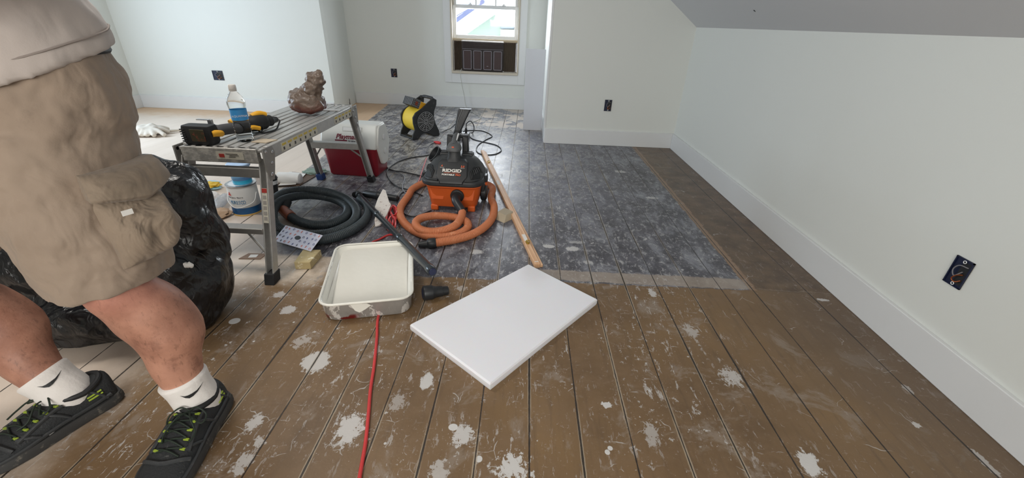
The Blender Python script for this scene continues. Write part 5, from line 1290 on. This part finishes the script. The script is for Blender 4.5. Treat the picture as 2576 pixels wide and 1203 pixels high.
bz = bx.location; pL, pR = Vector((bz.x-.028, bz.y, .068)), Vector((bz.x+.032, bz.y, .068))
f0 = fo+Vector((math.cos(ya_)*.15-math.sin(ya_)*-.1, math.sin(ya_)*.15+math.cos(ya_)*-.1, .03))
cord('electric_cable', 'black cord looping from the blower fan into the metal outlet box', [f0+Vector((.03,-.02,0)), fl(1120,328,.006), fl(1135,322,.02), pL+Vector((-.03,.06,.10)), pL+Vector((0,0,.085)), pL+Vector((0,0,.03))], .0045, M['cordblk'], plug=(pL, pL+Vector((0,0,.05))))
cord('electric_cable', 'long black cord looping over the floor right of the metal outlet box', [pR+Vector((0,0,.04)), pR+Vector((.01,.0,.10)), pR+Vector((.05,.02,.12)), pR+Vector((.085,.02,.06)), fl(1188,334,.006), fl(1165,331,.006), fl(1185,328,.006), fl(1215,330,.006), fl(1238,342,.006), fl(1222,352,.006), fl(1203,365,.006), fl(1199,380,.006), fl(1215,389,.006), fl(1245,388,.006), fl(1261,378,.006), fl(1250,366,.006), fl(1220,358,.006), fl(1190,350,.006), fl(1180,340,.006)], .0052, M['cordblk'], plug=(pR, pR+Vector((0,0,.05))))
cord('electric_cable', 'black cord tangled on the floor between the cooler and the vacuum', [fl(1062,492,.006), fl(1030,478,.006), fl(1000,470,.006), fl(978,450,.006), fl(975,428,.006), fl(1000,408,.006), fl(1035,397,.006), fl(1070,392,.006), fl(1095,385,.006), fl(1105,370,.006)], .0052, M['cordblk'])
cord('electric_cable', 'dark cord coming out behind the cooler and passing under the vacuum', [fl(962,413,.006), fl(985,428,.006), fl(1015,433,.006), fl(1048,440,.006), fl(1085,450,.006)], .0052, M['cordblk'])
cord('electric_cable', 'thin grey cord looping on the floor left of the vacuum', [fl(980,430,.008), fl(1005,436,.008), fl(1018,448,.008), fl(1012,470,.008), fl(1020,485,.008), fl(1052,498,.008)], .0042, simple('cord_grey', (110, 112, 118), .5))
cord('electric_cable', 'black cord curling beneath the loops of the orange hose', [fl(1040,478,.006), fl(1010,486,.006), fl(1000,505,.006), fl(1008,530,.006), fl(1040,545,.006), fl(1085,530,.006)], .0048, M['cordblk'])
cord('plug_lead', 'short black lead with a red and white plug behind the vacuum', [fl(1098,358,.01), fl(1085,362,.006), fl(1076,372,.006), fl(1074,385,.006)], .004, M['cordblk'], plug=(fl(1108,360,.012), fl(1092,357,.012), M['redcord']))
P_ = [fl(1057,452,.006), fl(1050,465,.006), fl(1045,478,.006)]
cord('electric_cable', 'short run of thin red cord left of the vacuum drum', [fl(1073,398,.006), fl(1062,430,.006), fl(1055,452,.006), fl(1046,470,.006), fl(1040,482,.006)], .0042, M['redcord'])
# ================================================================ COOLER
fl_, fr_ = fl(829, 441), fl(950, 449)
ct_ = (fl_+fr_)/2; ang = math.atan2(fr_.y-fl_.y, fr_.x-fl_.x); wc = (fr_-fl_).length
co = thing('cooler', 'red and white picnic cooler on the floor behind the far platform legs', 'cooler', (ct_.x, ct_.y+.145, 0), ang)
M['cred'] = simple('cooler_red', (132, 22, 38), .4, var=.06); M['cwhite'] = simple('cooler_white', (222, 224, 220), .4, var=.03, dirt=(190,190,186), da=.68)
mb = MB(); mb.loft([sq(wc*.95,.235,.0,.03),sq(wc,.25,.012,.035),sq(wc*1.08,.275,.20,.035),sq(wc*1.09,.28,.235,.035)]); obj('body', mb, M['cred'], co, smooth=True, sharp=.6, bevel=.003)
hw = wc*1.11/2
prof = [(-.145,.228),(-.145,.252),(-.085,.395),(-.07,.408),(.07,.408),(.085,.395),(.145,.252),(.145,.228)]
T = Matrix(((0,0,1,0),(1,0,0,0),(0,1,0,0),(0,0,0,1)))
mb = MB(); mb.prism(prof, -hw, hw, T); ld = obj('lid', mb, M['cwhite'], co, bevel=.01, seg=3)
for s_ in (-1, 1):
    pr_ = [(-.12,.235),(-.125,.27),(-.075,.385),(-.05,.40),(.05,.40),(.075,.385),(.125,.27),(.12,.235),(.06,.10),(.03,.085),(-.03,.085),(-.06,.10)]
    mb = MB(); mb.prism(pr_, s_*hw-.012, s_*hw+.012, T); sd = obj('side_arm', mb, M['cwhite'], co, bevel=.008, seg=3)
    for z_ in (.30, .19):
        mb = MB(); mb.lathe([(0,0),(.022,0),(.024,.003),(.018,.006),(0,.004)], 20, Matrix.Translation((s_*(hw+.012), 0, z_)) @ Matrix.Rotation(s_*PI/2, 4, 'Y')); obj('pivot_button', mb, M['white'], sd, smooth=True)
# handle slot on the sloping face, and the lettering
A_ = Vector((0,-.145,.252)); B_ = Vector((0,-.085,.395)); up2 = (B_-A_).normalized(); n2 = Vector((1,0,0)).cross(up2)
def onlid(u, v, o=.001): return A_+up2*v+Vector((u,0,0))+n2*o
mb = MB(); mb.hexa([onlid(u, v, -.004) for u, v in ((-.05,.108),(.11,.108),(.11,.146),(-.05,.146))]+[onlid(u, v, .0015) for u, v in ((-.05,.108),(.11,.108),(.11,.146),(-.05,.146))]); hs = obj('latch_frame', mb, simple('latch_grey', (196, 198, 194), .5), ld, bevel=.002)
mb = MB(); mb.hexa([onlid(u, v, 0) for u, v in ((-.042,.114),(.102,.114),(.102,.140),(-.042,.140))]+[onlid(u, v, .003) for u, v in ((-.042,.114),(.102,.114),(.102,.140),(-.042,.140))]); obj('latch_button', mb, M['white'], hs, bevel=.002)
M['maroon'] = simple('lettering_maroon', (120, 24, 48), .5); M['dgrey'] = simple('lettering_grey', (90, 90, 96), .5)
text('brand_lettering', 'Playmate', .052, onlid(-.100, .052, .0012), (1,0,0), up2, M['maroon'], ld, .0006, bold=.0014, shear=.25, align='LEFT')
mb = MB(); mb.hexa([onlid(u, v, .0) for u, v in ((-.105,.034),(-.008,.034),(-.008,.044),(-.105,.044))]+[onlid(u, v, .0016) for u, v in ((-.105,.034),(-.008,.034),(-.008,.044),(-.105,.044))]); obj('maroon_bar', mb, M['maroon'], ld)
text('small_lettering', 'by Igloo', .018, onlid(.002, .032, .0012), (1,0,0), up2, M['dgrey'], ld, .0006, bold=.0004, align='LEFT')
# ================================================================ WINDOW AIR CONDITIONER
M['acb'] = simple('ac_dark_brown', (42, 34, 34), .5, var=.1, dirt=(104, 96, 98), da=.66, ds=30)
M['acp'] = simple('ac_panel_brown', (56, 38, 38), .5, var=.1, dirt=(92, 78, 78), da=.66, ds=30)
M['acg'] = simple('ac_scuffed_edge', (140, 134, 140), .6, var=.2, vs_=60)
M['pleat'] = simple('pleat_brown', (104, 92, 80), .6, var=.1)
M['strip_tan'] = simple('tan_strip', (176, 160, 134), .6, var=.1, dirt=(176, 128, 92), da=.62, ds=9)
ac = thing('air_conditioner', 'dark brown window air conditioner with pleated side panels below the raised sash', 'air conditioner', (-.625, YB, 0)); o = ac.location
AX0, AX1, AZ0, AZ1 = -.915, -.338, .512, .885
mb = MB(); mb.box(((AX0+AX1)/2, YB+.085, (AZ0+AZ1)/2), (AX1-AX0, .24, AZ1-AZ0)); cs = obj('case', mb.off(o), M['acb'], ac, bevel=.006)
mb = MB(); mb.box(((AX0+AX1)/2, YB+.0, AZ1+.010), (AX1-AX0+.004, .08, .016)); obj('top_flange', mb.off(o), M['chrome'], ac, bevel=.002)
yf = YB-.036
for k in range(6):
    mb = MB(); mb.box(((AX0+AX1)/2, yf-.004, AZ1-.014-.0135*k), (AX1-AX0-.02, .012, .006)); obj('vent_slat', mb.off(o), M['acb'] if k % 2 else M['acp'], cs, bevel=.0015)
mb = MB(); mb.box(((AX0+AX1)/2, yf+.001, AZ1-.088), (AX1-AX0-.01, .006, .004)); obj('trim_line', mb.off(o), M['acg'], cs)
pw = (AX1-AX0-.012)/4
for k in range(4):
    cx = AX0+.006+pw*(k+.5); cz = (AZ0+.010+AZ1-.096)/2; hh = (AZ1-.096)-(AZ0+.010)
    mb = MB(); mb.box((cx, yf, cz), (pw-.008, .012, hh)); fp = obj('front_panel', mb.off(o), M['acb'], ac, bevel=.003)
    mb = MB(); a_, b_ = pw-.034, hh-.030
    ring = rrect(a_, b_, .008, 0, 4); mb.tube([(cx+x, yf-.008, cz+y) for x, y, _ in ring], .0042, 6, closed=True); obj('scuffed_moulding', mb.off(o), M['acg'], fp, smooth=True)
    mb = MB(); mb.box((cx, yf-.007, cz), (pw-.046, .004, hh-.045)); obj('inset', mb.off(o), M['acp'], fp, bevel=.002)
mb = MB(); mb.box((AX0+.006+pw*2.5, yf-.011, AZ0+.07), (.022, .003, .008)); obj('badge', mb.off(o), M['acg'], ac, bevel=.001)
for (a, b, k_) in ((-1.028, AX0, 8), (AX1, -.165, 12)):
    mb = MB(); vz0, vz1 = .508, .892; pts = []
    for i in range(2*k_+1): pts.append((a+(b-a)*i/(2*k_), YB+.045+(.012 if i % 2 else 0)))
    pts2 = pts+[(x, y+.01) for x, y in pts[::-1]]
    vs_ = [(x, y, vz0) for x, y in pts2]+[(x, y, vz1) for x, y in pts2]; n2_ = len(pts2); fs = [(i, (i+1) % n2_, n2_+(i+1) % n2_, n2_+i) for i in range(n2_)]
    for i in range(2*k_): 
        fs.append((i, n2_-1-i, n2_-2-i, i+1)); fs.append((n2_+i, n2_+i+1, 2*n2_-2-i, 2*n2_-1-i))
    mb.add(vs_, fs); obj('pleated_panel', mb.off(o), M['pleat'], ac)
mb = MB(); mb.box((-.597, YB+.02, .908), (.90, .05, .030)); obj('foam_strip', mb.off(o), M['strip_tan'], ac, bevel=.002)
for x in (-1.033, -.158):
    mb = MB(); mb.box((x, YB+.045, .70), (.010, .03, .39)); obj('panel_frame', mb.off(o), M['pleat'], ac, bevel=.002)
P_ = [Vector((-.925, YB-.02, .535)), Vector((-.935, YB-.055, .505)), Vector((-.935, YB-.075, .44)), Vector((-.915, YB-.065, .30)), Vector((-.885, YB-.075, .16)), Vector((-.868, YB-.085, .05)), Vector((-.83, YB-.15, .006)), fl(1192,284,.006), fl(1206,292,.006), fl(1209,297,.006), fl(1200,303,.006), fl(1184,309,.006), fl(1172,318,.006), Vector((bz.x, bz.y+.12, .006)), Vector((bz.x-.0, bz.y+.052, .03))]
cord('electric_cable', 'thin pale cord hanging from the air conditioner down to the floor', P_, .0042, M['cordwht'])
# ================================================================ WALL BOXES
def wall_box(label, c, right, wd_, ht, lean=0, copper=True):
    right = Vector(right); nrm_ = right.cross(Vector((0,0,1)))   # into the room?  flipped below
    t = thing('electrical_box', label, 'electrical box', tuple(c)); 
    f = Matrix(((right.x, 0, nrm_.x, 0),(right.y, 0, nrm_.y, 0),(0, 1, 0, 0),(0,0,0,1))) @ Matrix.Rotation(lean, 4, 'Z')
    def Q(x, y, z): return f @ Vector((x, y, z))
    mb = MB(); w2, h2 = wd_/2, ht/2
    # shallow tray : back plate and four low walls
    for (cx, cy, sx, sy, z0, z1) in ((0,0,wd_,ht,.0005,.002),(-w2+.002,0,.004,ht,.0005,.006),(w2-.002,0,.004,ht,.0005,.006),(0,-h2+.002,wd_,.004,.0005,.006),(0,h2-.002,wd_,.004,.0005,.006)):
        p = [Q(cx+a*sx/2, cy+b*sy/2, z0) for a, b in ((-1,-1),(1,-1),(1,1),(-1,1))]+[Q(cx+a*sx/2, cy+b*sy/2, z1) for a, b in ((-1,-1),(1,-1),(1,1),(-1,1))]
        mb.hexa(p)
    obj('box_shell', mb, M['blue'], t)
    mb = MB(); mb.add([Q(a*w2*.86+.002, b*h2*.8, .0026) for a, b in ((-.2,-1),(1,-1),(1,1),(-.2,1))]+[Q(a*w2*.86+.002, b*h2*.8, .0021) for a, b in ((-.2,-1),(1,-1),(1,1),(-.2,1))], [(0,1,2,3),(7,6,5,4)]); obj('box_depth', mb, M['blackm'], t)
    for s_ in (-1, 1):
        mb = MB(); ring = [Q(.003+.005*math.cos(2*PI*k/12)*1.0, s_*(h2-.010)+.005*math.sin(2*PI*k/12), .006) for k in range(12)]; mb.tube(ring, .0014, 6, closed=True); obj('screw_tab', mb, simple('tab', (120, 135, 170), .5) if 0 else M['white'], t, smooth=True)
    mb = MB(); mb.tube(spline([Q(w2*.7,h2*.55,.004), Q(-.004,h2*.5,.010), Q(-w2*.45,h2*.1,.012), Q(-.002,-h2*.25,.012), Q(w2*.5,h2*.2,.010)], .003), .0020, 6); obj('grey_wire', mb, simple('wire_grey', (120, 118, 120), .5) if 'wg' not in M else M['wg'], t, smooth=True)
    mb = MB(); mb.tube(spline([Q(w2*.6,-.0,.006), Q(.006,-h2*.15,.012), Q(-.004,-h2*.5,.012), Q(w2*.3,-h2*.62,.010), Q(w2*.7,-h2*.4,.006)], .003), .0022, 6); obj('copper_wire', mb, M['copper'] if copper else M['white'], t, smooth=True)
    return t
M['wg'] = simple('wire_grey', (122, 120, 124), .5)
# slightly ragged white cut edge around each box
wall_box('blue electrical box with looped wires low on the right knee wall', (XR-.0005, 1.345, .407), (0,-1,0), .066, .108)
wall_box('blue electrical box in the grey partition left of the room corner', (.858, YP-.0005, .416), (1,0,0), .072, .112)
wall_box('blue electrical box in the far wall left of the window', (-1.905, YB-.0005, .438), (1,0,0), .085, .115)
wall_box('wide blue electrical box in the left wall above the water bottle', (-3.852, YLF-.0005, .428), (1,0,0), .13, .112, 0)
# ================================================================ WHITE BOARD STANDING IN THE PASSAGE
mb = MB()
mb.hexa([Vector((-.012,5.09,0)),Vector((.205,5.09,0)),Vector((.205,5.115,0)),Vector((-.012,5.115,0)),Vector((-.018,5.11,.893)),Vector((.205,5.11,.890)),Vector((.205,5.135,.890)),Vector((-.018,5.135,.893))])
tag(obj('white_board', mb, simple('board_white', (214, 216, 222), .5, var=.02), bevel=.003), 'tall narrow white board standing on end beside the partition corner', 'board')
# small dark bracket on the floor at the far left corner
c = fl(888, 262); mb = MB()
mb.box((0,0,.010), (.16,.035,.016)); mb.box((.05,.0,.035), (.03,.02,.05)); mb.box((.075,0,.065),(.008,.012,.08))
mb.v = [Matrix.Translation((c.x+.0, c.y-.25, 0)) @ Matrix.Rotation(1.2, 4, 'Z') @ p for p in mb.v]
tag(obj('metal_bracket', mb, M['blackm'], bevel=.002), 'small dark metal bracket on the floor in the far left corner', 'bracket')
# dark disc standing in for a small hole in the sloping ceiling
d = ray(1898, 27); t_ = (ZK+SL*XR-HC)/(d.z+SL*d.x); hp = Vector((0,0,HC))+d*t_
nrm = Vector((-SL, 0, -1)).normalized(); ux = Vector((0,1,0)); uy = nrm.cross(ux)
mb = MB(); ring = [(1+.25*math.sin(5*a))*.008*(math.cos(a)*ux+math.sin(a)*uy) for a in [2*PI*k/14 for k in range(14)]]
mb.add([hp+p+nrm*.0012 for p in ring]+[hp+p-nrm*.002 for p in ring], [list(range(14)), list(range(14, 28))[::-1]]+[(i, (i+1) % 14, 14+(i+1) % 14, 14+i) for i in range(14)])
struct('ceiling_hole', mb, M['blackm'])
# ================================================================ NEIGHBOURING HOUSE SEEN THROUGH THE WINDOW
YH = 10.0
nh = thing('neighbouring_house', 'pale green sided house with white gable boards outside the window', 'house', (0, YH, 0)); o = nh.location
n = NT('pale_green_siding'); z_ = n.sep(n.P)[2]
n.bump(n.math('FRACT', n.math('MULTIPLY', z_, 5)), .5, .02); M['siding'] = n.out(srgb(178, 196, 184), .7)
M['roofgrey'] = simple('house_gutter_blue', (120, 130, 170), .6)
def hp2(pts, Y): return [aty(x, y, Y) for x, y in pts]
def plate(name, pts, Y, th, mat, par):
    p = hp2(pts, Y); k = len(p); mb = MB()
    mb.add(p+[q+Vector((0,th,0)) for q in p], [list(range(k))[::-1], list(range(k, 2*k))]+[(i, (i+1) % k, k+(i+1) % k, k+i) for i in range(k)])
    return obj(name, mb.off(o), mat, par)
plate('siding_wall', [(1150,110),(1340,110),(1340,-60),(1330,-60)], YH+.25, .1, M['siding'], nh)
plate('bargeboard', [(1120,84),(1165,92),(1340,-30),(1340,-75),(1290,-60),(1225,0)], YH+.05, .12, M['white'], nh)
plate('gutter', [(1110,66),(1110,76),(1150,55),(1232,-4),(1300,-60),(1290,-66),(1222,-8),(1148,44)], YH-.05, .1, M['roofgrey'], nh)
plate('corner_board', [(1294,25),(1302,25),(1302,78),(1294,78)], YH+.15, .1, M['white'], nh)
wf = plate('window_trim', [(1259,74),(1330,76),(1330,100),(1259,98)], YH+.15, .1, M['white'], nh)
plate('grey_panel', [(1260,28),(1293,30),(1293,72),(1260,72)], YH+.2, .04, simple('siding_grey', (168, 180, 196), .7), nh)
mb = MB(); mb.tube(hp2([(1145,42),(1180,22),(1215,-8)], YH-.3), .008, 6); obj('service_wire', mb.off(o), M['roofgrey'], nh)
rr = plate('roof', [(1080,60),(1148,38),(1215,-14),(1215,-80),(1080,-80)], YH+.6, .1, simple('roof_pale', (205, 215, 240), .7), nh)
